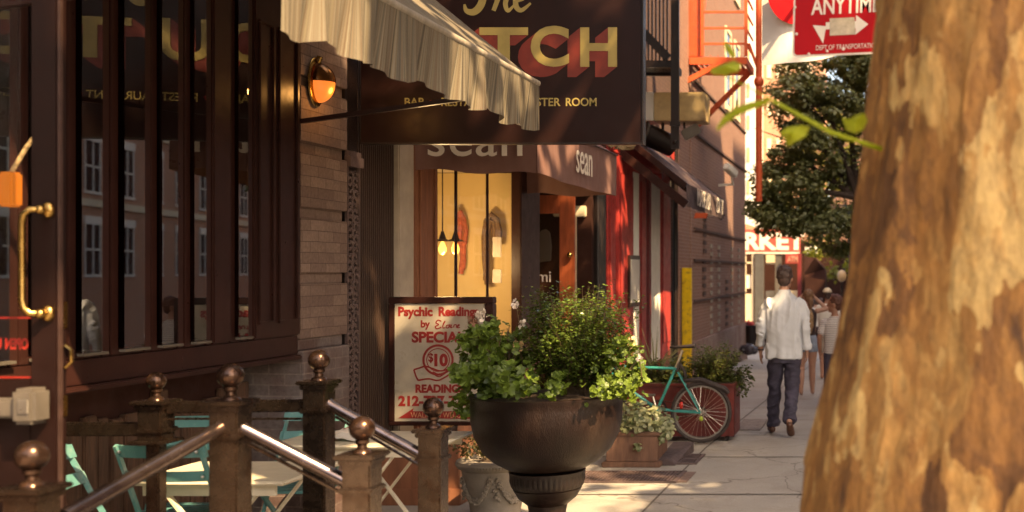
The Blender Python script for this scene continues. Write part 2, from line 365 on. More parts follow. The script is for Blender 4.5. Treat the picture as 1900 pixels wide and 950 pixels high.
def awning_mat():
    m, t, b, o = new_mat('striped_awning_canvas')
    v = coords(t, (0.0, 1, 0.0)); vz = coords(t, (1, 1, 0.35))
    def strip(s, d): return noise(t, v, s, 2, 0.5)
    c = ramp(t, noise(t, v, 26, 3, 0.7), [(0.38, (0.025,0.021,0.017)), (0.43, (0.11,0.096,0.072)), (0.46, (0.24,0.21,0.145)), (0.49, (0.10,0.045,0.018)), (0.515, (0.22,0.19,0.135)), (0.55, (0.035,0.032,0.026)), (0.60, (0.19,0.15,0.09))])
    c = mixc(t, 0.3, c, ramp(t, noise(t, v, 75, 2), [(0.38, (0.09,0.06,0.04)), (0.62, (0.42,0.38,0.30))]))
    t.links.new(c, b.inputs['Base Color']); b.inputs['Roughness'].default_value = 0.9
    tl = node(t, 'ShaderNodeBsdfTranslucent'); t.links.new(c, tl.inputs[0])
    mx = node(t, 'ShaderNodeMixShader'); mx.inputs[0].default_value = 0.22
    t.links.new(b.outputs[0], mx.inputs[1]); t.links.new(tl.outputs[0], mx.inputs[2]); t.links.new(mx.outputs[0], o.inputs[0])
    bump(t, b, noise(t, vz, 14, 3), 0.5, 0.01); return m
MAT['awning'] = awning_mat()

def bark_mat():
    m, t, b, o = new_mat('plane_tree_bark')
    v = coords(t, (1.0, 1.0, 0.42))
    nz = node(t, 'ShaderNodeTexNoise'); nz.inputs['Scale'].default_value = 7; nz.inputs['Detail'].default_value = 5; t.links.new(v, nz.inputs['Vector'])
    w = node(t, 'ShaderNodeMix', data_type='RGBA', blend_type='LINEAR_LIGHT'); w.inputs[0].default_value = 0.16
    t.links.new(v, w.inputs[6]); t.links.new(nz.outputs['Color'], w.inputs[7]); wv = w.outputs[2]
    def plates(scale, seed):
        mp = node(t, 'ShaderNodeMapping'); mp.inputs['Location'].default_value = (seed, seed*0.7, seed*1.3); t.links.new(wv, mp.inputs[0])
        vo = node(t, 'ShaderNodeTexVoronoi'); vo.inputs['Scale'].default_value = scale; t.links.new(mp.outputs[0], vo.inputs['Vector'])
        sp = node(t, 'ShaderNodeSeparateColor'); t.links.new(vo.outputs['Color'], sp.inputs[0]); return sp.outputs[0], vo.outputs['Distance']
    a1, d1 = plates(8, 1.0); a2, d2 = plates(17, 4.0)
    big = noise(t, v, 2.6, 4, 0.6)
    f = node(t, 'ShaderNodeMath', operation='MULTIPLY_ADD'); f.inputs[1].default_value = 0.45; t.links.new(a1, f.inputs[0])
    f2 = node(t, 'ShaderNodeMath', operation='MULTIPLY_ADD'); f2.inputs[1].default_value = 0.22; t.links.new(a2, f2.inputs[0]); t.links.new(f2.outputs[0], f.inputs[2])
    f3 = node(t, 'ShaderNodeMath', operation='MULTIPLY_ADD'); f3.inputs[1].default_value = 0.75; f3.inputs[2].default_value = -0.05; t.links.new(big, f3.inputs[0]); t.links.new(f3.outputs[0], f2.inputs[2])
    c = ramp(t, f.outputs[0], [(0.36, (0.085,0.033,0.009)), (0.47, (0.16,0.066,0.017)), (0.58, (0.25,0.108,0.026)), (0.69, (0.31,0.145,0.038)), (0.79, (0.39,0.205,0.06)), (0.9, (0.52,0.33,0.12))])
    ve = node(t, 'ShaderNodeTexVoronoi', feature='DISTANCE_TO_EDGE'); ve.inputs['Scale'].default_value = 7.5; t.links.new(wv, ve.inputs['Vector'])
    ed_ = ramp(t, ve.outputs['Distance'], [(0.0, (0.28,)*3), (0.05, (0,0,0))])
    c = mixc(t, ed_, c, (0.06,0.024,0.009))
    c = mixc(t, 0.55, c, ramp(t, noise(t, v, 30, 6, 0.75), [(0.3, (0.15,)*3), (0.7, (0.85,)*3)]), 'OVERLAY')
    c = mixc(t, ramp(t, noise(t, coords(t, (1,1,0.3)), 11, 4, 0.6), [(0.30, (0.85,)*3), (0.40, (0,0,0))]), c, (0.045,0.018,0.008))
    t.links.new(c, b.inputs['Base Color']); b.inputs['Roughness'].default_value = 0.8
    h = node(t, 'ShaderNodeMath', operation='MULTIPLY_ADD'); h.inputs[1].default_value = 0.25; t.links.new(noise(t, v, 40, 4), h.inputs[0]); t.links.new(f.outputs[0], h.inputs[2])
    bump(t, b, h.outputs[0], 1.0, 0.05); return m
MAT['bark'] = bark_mat()
MAT['bark_dark'] = M('dark_bark', (0.06, 0.04, 0.03), 0.9, 0.4, 10, 0.8, 30)
MAT['lf_tree'] = leaf_mat('plane_leaves', (0.035,0.055,0.012), (0.10,0.13,0.03), 0.45, tcol=(0.30,0.30,0.02))
MAT['lf_far'] = leaf_mat('street_tree_leaves', (0.085,0.105,0.045), (0.26,0.29,0.13), 0.45, 0.4, tcol=(0.38,0.34,0.03))
MAT['lf_yel'] = leaf_mat('sunny_tree_leaves', (0.10,0.12,0.02), (0.26,0.27,0.05), 0.5, 0.4, tcol=(0.5,0.45,0.04))  # sunlit yellow is put into the leaf colour of the far tree
MAT['lf_box'] = leaf_mat('boxwood_leaves', (0.028,0.052,0.012), (0.125,0.185,0.036), 0.26, 0.24)
MAT['lf_ger'] = leaf_mat('geranium_leaves', (0.05,0.085,0.012), (0.16,0.24,0.034), 0.3, 0.45)
MAT['lf_ivy'] = leaf_mat('variegated_ivy_leaves', (0.06,0.085,0.03), (0.36,0.36,0.20), 0.25, 0.4)
MAT['lf_con'] = leaf_mat('conifer_sprays', (0.03,0.05,0.012), (0.14,0.15,0.03), 0.25, 0.55)
MAT['lf_lime'] = leaf_mat('lime_young_leaves', (0.32,0.38,0.03), (0.45,0.50,0.05), 0.6, 0.45, tcol=(0.55,0.6,0.05))
MAT['stem'] = M('woody_stem', (0.10, 0.065, 0.035), 0.8, 0.3, 20, 0.2)
MAT['petal'] = M('pale_petals', (0.72, 0.62, 0.52), 0.6, 0.1, 20, 0)
MAT['petal_dry'] = M('dry_brown_petals', (0.22, 0.10, 0.06), 0.8, 0.3, 20, 0)
MAT['petal_peach'] = M('peach_petals', (0.62, 0.42, 0.22), 0.6, 0.15, 20, 0)

# ------------------------------------------------------------------ foliage builders
def leaves(name, mat, parent, pos, nrm, size, aspect=0.62, fold=0.25, droop=0.0, rounded=False, along=None):
    """one mesh of leaf blades: pos (n,3), nrm (n,3) facing, size (n,)"""
    n = len(pos); pos = np.asarray(pos, float); nrm = np.asarray(nrm, float)
    nrm /= np.linalg.norm(nrm, axis=1, keepdims=True) + 1e-9
    a = RNG.normal(size=(n,3)) if along is None else np.asarray(along, float)
    a -= nrm * (a*nrm).sum(1, keepdims=True); a /= np.linalg.norm(a, axis=1, keepdims=True) + 1e-9
    b = np.cross(nrm, a); size = np.asarray(size, float)[:, None]
    off = Vector((0,0,0)); q = parent
    while q is not None: off += q.location; q = q.parent
    pos = pos - np.array(off)
    if rounded:
        K = 15; V = [pos]
        for k in range(K):
            an = 2*math.pi*(k+0.5)/K; rr = 0.5*(1 + 0.10*math.cos(5*an))*(0.55 if k == 7 else 1)
            V.append(pos + size*(a*math.cos(an)*rr + b*math.sin(an)*rr*0.95 + nrm*(0.10 + 0.07*math.cos(5*an+1))))
        verts = np.stack(V, 1).reshape(-1, 3); m = K+1
        f = np.array([(0, 1+k, 1+(k+1) % K) for k in range(K)])
    else:
        w = size*aspect/2
        V = [pos, pos + a*size*0.35 + b*w + nrm*size*fold*0.3, pos + a*size*0.75 + b*w*0.75 + nrm*size*(fold*0.25 - droop*0.5),
             pos + a*size - nrm*size*droop, pos + a*size*0.75 - b*w*0.75 + nrm*size*(fold*0.25 - droop*0.5), pos + a*size*0.35 - b*w + nrm*size*fold*0.3,
             pos + a*size*0.5 - nrm*size*droop*0.3]
        verts = np.stack(V, 1).reshape(-1, 3); m = 7
        f = np.array([(0,1,6),(1,2,6),(2,3,6),(3,4,6),(4,5,6),(5,0,6)])
    F_ = (f[None] + (np.arange(n)*m)[:, None, None]).reshape(-1, 3)
    me = bpy.data.meshes.new(name)
    me.vertices.add(len(verts)); me.vertices.foreach_set('co', verts.astype(np.float32).ravel())
    me.loops.add(F_.size); me.loops.foreach_set('vertex_index', F_.astype(np.int32).ravel())
    me.polygons.add(len(F_)); me.polygons.foreach_set('loop_start', np.arange(0, F_.size, 3, dtype=np.int32))
    me.update(); me.validate()
    return link(name, me, mat, parent, rounded)

def cloud(c, r, n, clump, ncl, shell=0.5, flat=1.0):
    """points gathered in clumps inside an ellipsoid; returns points and outward directions"""
    c = np.array(c, float); r = np.array(r, float)
    d = RNG.normal(size=(ncl, 3)); d /= np.linalg.norm(d, axis=1, keepdims=True)
    rad = shell + (1-shell)*RNG.random(ncl)**0.6
    cc = c + d*rad[:, None]*r
    k = RNG.integers(0, ncl, n); g = RNG.normal(size=(n, 3)); g *= (RNG.random(n)**0.4 / (np.linalg.norm(g, axis=1)+1e-9))[:, None]
    cl = clump*(0.6 + 0.8*RNG.random(ncl))
    return cc[k] + g*cl[k][:, None]*np.array([1, 1, flat]), g + d[k]*0.35

# ------------------------------------------------------------------ ground
ys = [-12, 0, 4, 8, 11, 14, 18, 24, 32, 45, 70, 110, 300]
def strip(x0, x1, dz):
    mb = MB()
    for a, b in zip(ys[:-1], ys[1:]): mb.quad((x0,a,gz(a)+dz), (x1,a,gz(a)+dz), (x1,b,gz(b)+dz), (x0,b,gz(b)+dz))
    return mb
struct(strip(-60, 80, -0.16).build('ground', MAT['asphalt']))
mb = MB()
for a, b in zip(ys[:-1], ys[1:]):
    if a >= 45: continue
    A = [(-9,a,gz(a)),(0.95,a,gz(a)),(0.95,b,gz(b)),(-9,b,gz(b))]
    B = [(x,y,z-0.14) for x,y,z in A]
    mb.add(A+B, [(0,1,2,3),(1,5,6,2),(0,4,5,1),(2,6,7,3)])
struct(mb.build('sidewalk', MAT['concrete'], recalc=False))
mb = MB()                                          # score lines in the pavement
for X in (-1.69, -0.2): 
    for a, b in zip(ys[:-1], ys[1:]):
        if 0 <= a < 45: mb.quad((X-0.009,a,gz(a)+0.004),(X+0.009,a,gz(a)+0.004),(X+0.009,b,gz(b)+0.004),(X-0.009,b,gz(b)+0.004))
for Y in (5.6, 7.15, 8.7, 10.45, 12.1, 13.8, 15.4, 17, 18.8, 20.6, 23, 26):
    mb.quad((-3.6,Y-0.012,gz(Y-0.012)+0.006),(0.8,Y-0.012,gz(Y-0.012)+0.006),(0.8,Y+0.012,gz(Y+0.012)+0.006),(-3.6,Y+0.012,gz(Y+0.012)+0.006))
struct(mb.build('pavement_joints', MAT['joint'], recalc=False))
mb = MB()
for a, b in zip(ys[:-1], ys[1:]):
    mb.add([(0.951,a,gz(a)-0.15),(1.10,a,gz(a)-0.15),(1.10,b,gz(b)-0.15),(0.951,b,gz(b)-0.15),(0.951,a,gz(a)+0.004),(1.10,a,gz(a)+0.004),(1.10,b,gz(b)+0.004),(0.951,b,gz(b)+0.004)],
           [(4,5,6,7),(1,2,6,5),(0,1,5,4),(3,0,4,7)]) if a < 45 else None
struct(mb.build('kerb', MAT['stone'], recalc=False))
struct(strip(9.0, 14, -0.02).build('far_sidewalk', MAT['concrete'], recalc=False))

FX = -3.7                                          # the street front of the whole row
def fy(x): return F * (-FX) / (XV - x)             # depth at which the street front shows at photo column x

# ------------------------------------------------------------------ restaurant
rest = thing('restaurant_building', 'dark brown restaurant front with narrow folding windows and brick pier', 'building', (FX, 5, 0))
mb = MB().box(-4.25, -4.05, 0.5, 7.2, 0, 1.158); mb.build('bulkhead', MAT['dark_matte'], rest)
mb = MB()
Y = 0.6
while Y < 7.1:
    w = random.uniform(0.09, 0.16); d = random.uniform(0, 0.03)
    mb.box(-4.047, -4.02+d, Y, Y+w-0.012, 0.0, 1.0 + random.uniform(-0.06, 0.06)); Y += w
mb.build('board_cladding', MAT['boards'], rest, bevel=0.006)
MB().box(-4.2, -3.67, 0.5, 7.2, 1.16, 1.19).build('window_sill', MAT['dark'], rest, bevel=0.008)
MB().box(-3.90, -3.70, 0.5, 7.2, 1.192, 1.31).build('bottom_rail', MAT['dark'], rest, bevel=0.004)
opens = [(5.215,5.39),(5.505,5.70),(5.80,5.97),(6.08,6.22),(6.50,6.635)]
y = 5.103
while y > 2.0:
    opens.append((y-0.18, y)); y -= 0.29
opens.sort()
th = R(7.5); ZT = 3.86
for a, b in opens:
    mb = MB(); x0, x1 = -3.80, -3.702
    mb.box(x0, x1, a-0.05, a, 1.313, ZT); mb.box(x0, x1, b, b+0.05, 1.313, ZT)
    mb.box(x0, x1-0.005, a, b, 1.313, 1.345); mb.box(x0, x1-0.005, a, b, ZT-0.05, ZT)
    w = mb.build('window', MAT['dark'], rest, bevel=0.003)
    MB().box(-3.701, -3.668, a+0.002, b-0.002, 1.326, 1.339).build('glazing_bead', MAT['grey_metal'], w)
    L = (b-a)
    g = MB(); A = Vector((-3.699 + L*math.sin(th), a+0.001, 1.34)); B_ = Vector((-3.699, a+0.001 + L*math.cos(th), 1.34))
    up = Vector((0,0,ZT-0.05-1.34)); g.quad(A, B_, B_+up, A+up); g.build('pane', MAT['glass'], w, recalc=False)
mb = MB()
mb.box(-3.86, -3.69, 6.275, 6.445, 1.313, ZT); mb.box(-3.86, -3.69, 6.69, 7.215, 1.313, ZT)
mb.build('door_post', MAT['dark'], rest, bevel=0.01)
mb = MB()
for a, b in ((6.72, 6.89), (6.94, 7.17)):
    mb.box(-3.688, -3.675, a, b, 1.4, 1.42); mb.box(-3.688, -3.675, a, b, 3.2, 3.22); mb.box(-3.688, -3.675, a, a+0.02, 1.42, 3.2); mb.box(-3.688, -3.675, b-0.02, b, 1.42, 3.2)
mb.build('panel_moulding', MAT['dark'], rest, bevel=0.004)
MB().box(-4.1, -3.70, 0.5, 7.215, ZT+0.002, 4.3).build('header', MAT['dark'], rest)
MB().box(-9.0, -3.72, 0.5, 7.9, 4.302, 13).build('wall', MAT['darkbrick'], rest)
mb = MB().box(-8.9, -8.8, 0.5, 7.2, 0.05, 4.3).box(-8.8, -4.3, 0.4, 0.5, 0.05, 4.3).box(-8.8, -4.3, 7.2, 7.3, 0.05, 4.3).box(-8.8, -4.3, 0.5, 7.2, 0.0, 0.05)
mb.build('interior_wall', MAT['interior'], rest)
# pier with sunk courses
ya, yb = 7.235, 7.868
mb = MB(); grooves = [1.71 + 0.4245*k for k in range(0, 6)]
z = 1.285
for gzv in grooves:
    top = gzv
    mb.box(-4.2, -3.70, ya, yb, z, top - 0.072); mb.box(-4.2, -3.722, ya+0.004, yb-0.03, top-0.072, top); z = top
mb.build('brick_pier', MAT['pier'], rest, bevel=0.004)
mb = MB(); mb.box(-4.2, -3.722, ya+0.004, yb-0.03, 1.212, 1.283); mb.box(-4.2, -3.685, ya, yb, 0.0, 1.21)
mb.build('pier_base', MAT['pierbase'], rest, bevel=0.004)

# cast-iron pilaster beside the pier
cp = thing('iron_pilaster', 'slim ornate cast iron pilaster right of the brick pier', 'pilaster', (-3.7, 7.97, 0))
mb = MB().box(-4.0, -3.72, 7.872, 8.06, 0, 4.2); mb.build('shaft', MAT['iron'], cp)
mb = MB()
for zz in np.arange(0.15, 2.42, 0.045):
    for sgn in (-1, 1):
        yy = 7.966 + sgn*random.uniform(0.012, 0.05)
        pts = [(-3.712, yy + 0.03*math.cos(q)*sgn, zz + 0.022*math.sin(q*1.2)) for q in np.linspace(0, 4.5, 7)]
        mb.tube(pts, [0.014,0.013,0.012,0.011,0.010,0.009,0.008], 6)
for yy in (7.88, 8.05): mb.box(-3.719, -3.70, yy-0.008, yy+0.008, 0, 2.45)
mb.box(-3.719, -3.675, 7.865, 8.066, 2.45, 2.52); mb.box(-3.719, -3.69, 7.87, 8.062, 2.521, 2.56)
mb.build('ornament', M('iron_ornament', (0.10,0.065,0.06), 0.5, 0.25, 20, 0.3, 150), cp, smooth=True)

# brass wall lamp on the pier
lamp = thing('wall_lamp', 'half-dome brass wall lamp glowing amber on the brick pier', 'lamp', (-3.7, 7.45, 2.93))
LC = Vector((-3.665, 7.40, 2.955))
mb = MB(); mb.ball((-3.683, 7.40, 2.955), (0.018, 0.105, 0.165), 24, 12); mb.build('backplate', MAT['brass'], lamp, smooth=True)
def half_dome(v0, v1, r):
    m_ = MB(); vs_ = []; nu, nv = 16, 10
    for j in range(nv+1):
        la = R(v0 + (v1-v0)*j/nv)
        for k in range(nu+1):
            an = -math.pi/2 + math.pi*k/nu
            vs_.append(LC + Vector((r[0]*math.cos(la)*math.cos(an), r[1]*math.cos(la)*math.sin(an), r[2]*math.sin(la))))
    m_.add(vs_, [(j*(nu+1)+k, j*(nu+1)+k+1, (j+1)*(nu+1)+k+1, (j+1)*(nu+1)+k) for j in range(nv) for k in range(nu)])
    return m_
half_dome(0, 90, (0.105, 0.085, 0.125)).build('hood', M('aged_brass', (0.26,0.12,0.05), 0.22, 0.35, 14, 0.1, 60, metal=1.0), lamp, smooth=True)
half_dome(-90, 0, (0.10, 0.08, 0.135)).build('amber_glass', emit('amber_glass_lit', (1.0, 0.25, 0.05), 0.30), lamp, smooth=True)
mb = MB().tube([(-3.665,7.40,3.08),(-3.65,7.40,3.115),(-3.675,7.40,3.12)], 0.012, 8); mb.build('hook', MAT['brass'], lamp, smooth=True)
pl = bpy.data.lights.new('lamp_light', 'POINT'); pl.energy = 0.7; pl.color = (1, 0.5, 0.15); pl.shadow_soft_size = 0.04
po = bpy.data.objects.new('lamp_light', pl); COL.objects.link(po); po.parent = lamp; po.location = (0.16, -0.05, -0.05)

# ------------------------------------------------------------------ striped awning
aw = thing('striped_awning', 'striped canvas awning with wavy valance over the restaurant windows', 'awning', (-3.7, 5.7, 2.8))
AX, AZ, WZ, Y0, Y1 = -2.19, 2.92, 4.17, 4.13, 7.24
mb = MB(); NU, NV = 40, 8
def roof(u, v):                                    # u along the street, v from wall to front
    Yy = Y0 + (Y1-Y0)*u; X = -3.69 + (AX+3.69)*v; Z = WZ + (AZ-WZ)*v - 0.012*math.sin(math.pi*v) + 0.010*math.sin(u*26)*v
    return (X, Yy, Z)
vs_ = [roof(i/NU, j/NV) for i in range(NU+1) for j in range(NV+1)]
mb.add(vs_, [(i*(NV+1)+j, (i+1)*(NV+1)+j, (i+1)*(NV+1)+j+1, i*(NV+1)+j+1) for i in range(NU) for j in range(NV)])
mb.build('canopy', MAT['awning'], aw, smooth=True, recalc=False)
mb = MB(); NU, NV = 160, 6; vs_ = []
for i in range(NU+1):
    u = i/NU; Yy = Y0 + (Y1-Y0)*u
    for j in range(NV+1):
        v = j/NV
        wave = 0.022*math.sin(u*58 + 2*math.sin(u*9)) + 0.014*math.sin(u*131+1.3)
        drop = 0.30 + 0.016*math.sin(u*41) + 0.012*math.sin(u*23+1)
        vs_.append((AX + 0.012 + wave*v - 0.02*v, Yy, AZ - 0.012 - drop*v))
mb.add(vs_, [(i*(NV+1)+j, (i+1)*(NV+1)+j, (i+1)*(NV+1)+j+1, i*(NV+1)+j+1) for i in range(NU) for j in range(NV)])
mb.build('valance', MAT['awning'], aw, smooth=True, recalc=False)
MB().tube([(AX, Y0, AZ), (AX, Y1, AZ)], 0.022, 10).build('front_bar', M('awning_hem', (0.28,0.24,0.19), 0.8, 0.25, 30, 0.1, stretch=(0.2,1,0.2)), aw, smooth=True)
for Yy in (Y0+0.15, Y1-0.02):
    MB().bar((-3.69, Yy, 2.675), (AX, Yy, 2.885), 0.03, 0.028).build('support_arm', MAT['dark'], aw)

# ------------------------------------------------------------------ hanging blade sign
SY = 8.07
sg = thing('blade_sign', 'big black hanging sign with gold and red block lettering above the shop', 'sign', (-2.7, SY, 2.6))
sx0, sx1 = P(669,0,SY).x, P(1191,0,SY).x; sz0 = P(0,267,SY).z
MB().box(sx0, sx1, SY, SY+0.07, sz0, sz0+1.75).build('panel', MAT['signblack'], sg, bevel=0.006)
mb = MB(); mb.box(sx1+0.001, sx1+0.012, SY-0.008, SY+0.078, sz0-0.004, sz0+1.754); mb.box(sx0, sx1, SY-0.004, SY-0.001, sz0, sz0+0.012)
mb.build('edge_trim', MAT['iron'], sg)
mb = MB()
for zz in (sz0+1.2, sz0+1.6): mb.box(-3.72, sx0-0.001, SY+0.02, SY+0.05, zz, zz+0.04)
mb.box(-3.74, -3.7, SY+0.0, SY+0.07, sz0+1.1, sz0+1.75); mb.build('bracket', MAT['iron'], sg)
s8 = F/SY
gold, redm = MB(), MB()
U, V, N = (1,0,0), (0,0,1), (0,-1,0)
for ch, x0, x1 in (('D',742,796),('U',798,862),('T',890,980),('C',985,1056),('H',1077,1145)):
    O = P(x0, 124, SY)
    text(gold, ch, O, U, V, N, (x1-x0)/s8, (124-51 + (3 if ch in 'CU' else 0))/s8, 0.006, offset=0.028, shadow=(-24/s8, (-8 if ch == 'D' else -19)/s8, 0.0012), smb=redm)
for wd_, x0, x1 in (('BAR',751,789),('RESTAURANT',819,942),('OYSTER',966,1040),('ROOM',1050,1107)):
    text(gold, wd_, P(x0, 197, SY), U, V, N, (x1-x0)/s8, 15.5/s8, 0.003, offset=0.014)
def scr(pts): return [((x-860)/s8, (28-y)/s8, w/s8) for x, y, w in pts]
O = P(860, 28, SY)
for pts in ([(915,-62,9),(902,-25,12),(893,8,14),(880,22,13),(866,20,9),(862,8,4)], [(868,-48,6),(890,-60,9),(925,-58,12),(960,-66,6)],
            [(938,-60,4),(930,-20,9),(916,20,8)], [(918,10,4),(932,-12,7),(941,-10,9),(938,8,9),(943,20,7),(954,10,4)],
            [(955,4,4),(970,-2,7),(976,-12,8),(968,-18,8),(958,-6,9),(958,12,10),(968,19,8),(985,6,4)]):
    stroke(gold, scr(pts), O, U, V, N, 0.03, 0.003)
gold.build('lettering', MAT['gold'], sg); redm.build('letter_shade', MAT['sign_red'], sg, recalc=False)
mb = MB()
for cx in (803, 954):
    pl_ = [(6.5*math.sin(q)**3*1.0/s8, (5.2*math.cos(q)-2*math.cos(2*q)-0.8*math.cos(3*q))/s8) for q in np.linspace(0, 2*math.pi, 20)[:-1]]
    mb.prism(pl_, P(cx, 190, SY), U, V, N, 0.003)
mb.build('heart', MAT['letter_red'], sg)

# ------------------------------------------------------------------ corner clothing shop
shop = thing('clothing_shop_building', 'clothing shop with warm lit window and dark fluted panel', 'building', (FX, 11, 0))
mb = MB().box(-4.0, -3.76, 8.07, 8.72, 0, 4.2); yy = 8.075
while yy < 8.71: mb.box(-3.758, -3.735, yy, yy+0.018, 0.05, 4.2); yy += 0.032
mb.build('fluted_panel', M('fluted_metal', (0.05,0.028,0.02), 0.5, 0.25, 6, 0.1, stretch=(1,8,0.8)), shop)
MB().box(-4.0, -3.70, 8.722, 8.998, 0, 4.2).build('stone_strip', M('pale_render', (0.40,0.33,0.26), 0.8, 0.15, 5, 0.2), shop, bevel=0.01)
mb = MB().box(-4.0, -3.68, 9.0, 9.43, 0, 2.75)
for yv in (9.06, 9.36): mb.box(-3.678, -3.665, yv-0.02, yv+0.02, 0.1, 2.7)
mb.build('wood_pilaster', MAT['terracotta'], shop, bevel=0.006)
MB().box(-4.0, -3.70, 9.0, 15.3, 2.752, 4.2).build('fascia', MAT['dark_matte'], shop)
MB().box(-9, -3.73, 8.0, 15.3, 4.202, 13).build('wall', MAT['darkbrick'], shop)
MB().box(-4.0, -3.68, 9.432, 11.56, 0, 0.62).build('stall_riser', MAT['terracotta'], shop, bevel=0.006)
yw0, yw1, yw2, yw3 = 9.432, fy(851), fy(909), fy(961)
wf = MB()
for yv in (yw0+0.005, yw1, yw2, yw3): wf.box(-3.735, -3.715, yv-0.012, yv+0.012, 0.622, 2.75)
wf.box(-3.74, -3.705, yw0, yw3, 0.622, 0.66); wf = wf.build('shop_window', MAT['dark'], shop)
for a, b in ((yw0+0.02, yw1-0.014), (yw1+0.014, yw2-0.014), (yw2+0.014, yw3-0.014)):
    MB().quad((-3.72,a,0.66),(-3.72,b,0.66),(-3.72,b,2.75),(-3.72,a,2.75)).build('pane', MAT['glass_shop'], wf, recalc=False)
MB().box(-3.765, -3.66, 11.562, 12.2, 0, 2.75).build('corner_post', MAT['dark'], shop, bevel=0.01)
MB().box(-7, -3.767, 11.9, 12.0, 0.05, 2.75).build('display_wall', MAT['shopwall'], shop)
mb = MB().box(-7.1, -7.0, 8.1, 11.9, 0.05, 2.75).box(-7, -4.0, 8.1, 8.2, 0.05, 2.75); mb.build('interior_wall', MAT['cream'], shop)
MB().box(-7, -3.76, 8.2, 11.9, 0.4, 0.5).build('display_floor', MAT['boxwood'], shop)
MB().box(-7, -3.78, 8.2, 11.9, 2.755, 2.8).build('ceiling', MAT['cream'], shop)
# entrance recess with the wooden door standing open
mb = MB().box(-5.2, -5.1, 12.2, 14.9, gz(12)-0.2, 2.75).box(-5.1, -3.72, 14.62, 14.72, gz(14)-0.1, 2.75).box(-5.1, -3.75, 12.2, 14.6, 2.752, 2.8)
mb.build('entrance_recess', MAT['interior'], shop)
MB().box(-4.2, -3.78, 14.55, 14.615, 2.42, 2.56).build('transom_panel', MAT['cream'], shop, bevel=0.01)
MB().box(-3.92, -3.9, 14.52, 14.58, 0, 2.42).build('door_jamb', MAT['cream'], shop)
dz = gz(13)
door = MB(); DX0, DX1, DY = P(988,0,13.4).x, P(1066,0,13.4).x, 13.4
dtop, s13 = P(0,362,13.4).z, F/13.4
door.box(DX1-0.18, DX1, DY, DY+0.045, dz, dtop).box(DX0, DX1-0.181, DY, DY+0.045, dtop-0.22, dtop).box(DX0, DX1-0.181, DY, DY+0.045, dz, dz+0.35)
door.box(DX0-0.14, DX0-0.001, DY, DY+0.045, dz, dtop)
dr = door.build('door', MAT['doorwood'], shop, bevel=0.005)
MB().quad((DX0,DY+0.02,dz+0.35),(DX1-0.181,DY+0.02,dz+0.35),(DX1-0.181,DY+0.02,dtop-0.22),(DX0,DY+0.02,dtop-0.22)).build('door_glass', MAT['glass_dark'], dr, recalc=False)
mb = MB().ball(P(1057,473,DY-0.04), 0.035, 14, 8); mb.tube([P(1057,473,DY-0.03), P(1057,473,DY)], 0.016); mb.build('door_knob', MAT['brass'], dr, smooth=True)
mb = MB(); text(mb, 'mi', P(998,523,DY), U, V, N, 24/s13, 19/s13, 0.002); mb.build('door_lettering', MAT['letter_white'], dr)
t = MB().prism([(0,0),(0.16,0.02),(0.17,0.2),(0.15,0.36),(0.1,0.4),(0.04,0.38),(0.0,0.3)], P(997,487,DY+0.08), U, V, (0,1,0), 0.02)
tag(t.build('hanging_cloth', MAT['tee'], bevel=0.008), 'pale garment hanging behind the glass of the wooden shop door', 'garment')
# ornate column closing the shop front
oc = thing('fluted_column', 'slim fluted iron column between shop entrance and red storefront', 'column', (-3.7, 15.1, gz(15)))
mb = MB().box(-4, -3.72, 14.9, 15.32, gz(15)-0.05, 3.3); mb.build('shaft', MAT['iron'], oc)
mb = MB()
for yv in (14.93, 15.02, 15.11, 15.2, 15.29): mb.tube([(-3.715,yv,gz(15)),(-3.715,yv,3.2)], 0.022, 8)
mb.build('flutes', MAT['iron'], oc, smooth=True)
# shop lamps and goods
for i, (px, dy) in enumerate(((821, 0), (845, 0.0))):
    Yp = 10.9; b = P(px, 452, Yp)
    pd = thing('pendant_lamp', 'left bare-bulb pendant lamp inside the yellow shop window' if i == 0 else 'right bare-bulb pendant lamp beside the red scarf', 'pendant lamp', b, 'pendant lamps in the shop window')
    MB().tube([b+Vector((0,0,0.10)), (b.x, Yp, 2.75)], 0.006, 6).build('cord', MAT['rubber'], pd)
    MB().lathe([(0.012,0.12),(0.018,0.10),(0.03,0.06),(0.035,0.045),(0.075,0.03),(0.08,0.022),(0.03,0.028)], b, 16).build('lamp_shade', MAT['iron'], pd, smooth=True)
    MB().lathe([(0.01,0.02),(0.02,0.0),(0.036,-0.04),(0.036,-0.07),(0.02,-0.10),(0.004,-0.11)], b, 14).build('bulb', emit('warm_bulb', (1.0,0.42,0.08), 1.6), pd, smooth=True)
    l = bpy.data.lights.new('pendant_light', 'POINT'); l.energy = 6.5; l.color = (1.0, 0.72, 0.40); l.shadow_soft_size = 0.05
    lo = bpy.data.objects.new('pendant_light', l); COL.objects.link(lo); lo.parent = pd; lo.location = (0, 0, -0.2)
def scarf(name, label, mat, loops, r):
    root = MB()
    for pts in loops: root.tube(pts, r, 8)
    o = root.build(name, mat, smooth=True); return tag(o, label, 'scarf', 'scarves on the shop wall')
Ys = 11.80
def lp(pts, Yv=Ys): return [P(x, y, Yv) for x, y in pts]
scarf('scarf', 'red and orange scarf looped and knotted on the shop wall', M('red_scarf', (0.42,0.10,0.05), 0.85, 0.4, 30, 0.6, 40),
      [lp([(853,392),(860,405),(864,430),(862,450),(852,458)]), lp([(853,396),(854,420),(853,445),(857,455)]), lp([(850,452),(860,454),(864,448)]), lp([(856,455),(858,480),(855,508)]), lp([(860,455),(860,485),(858,500)])], 0.026)
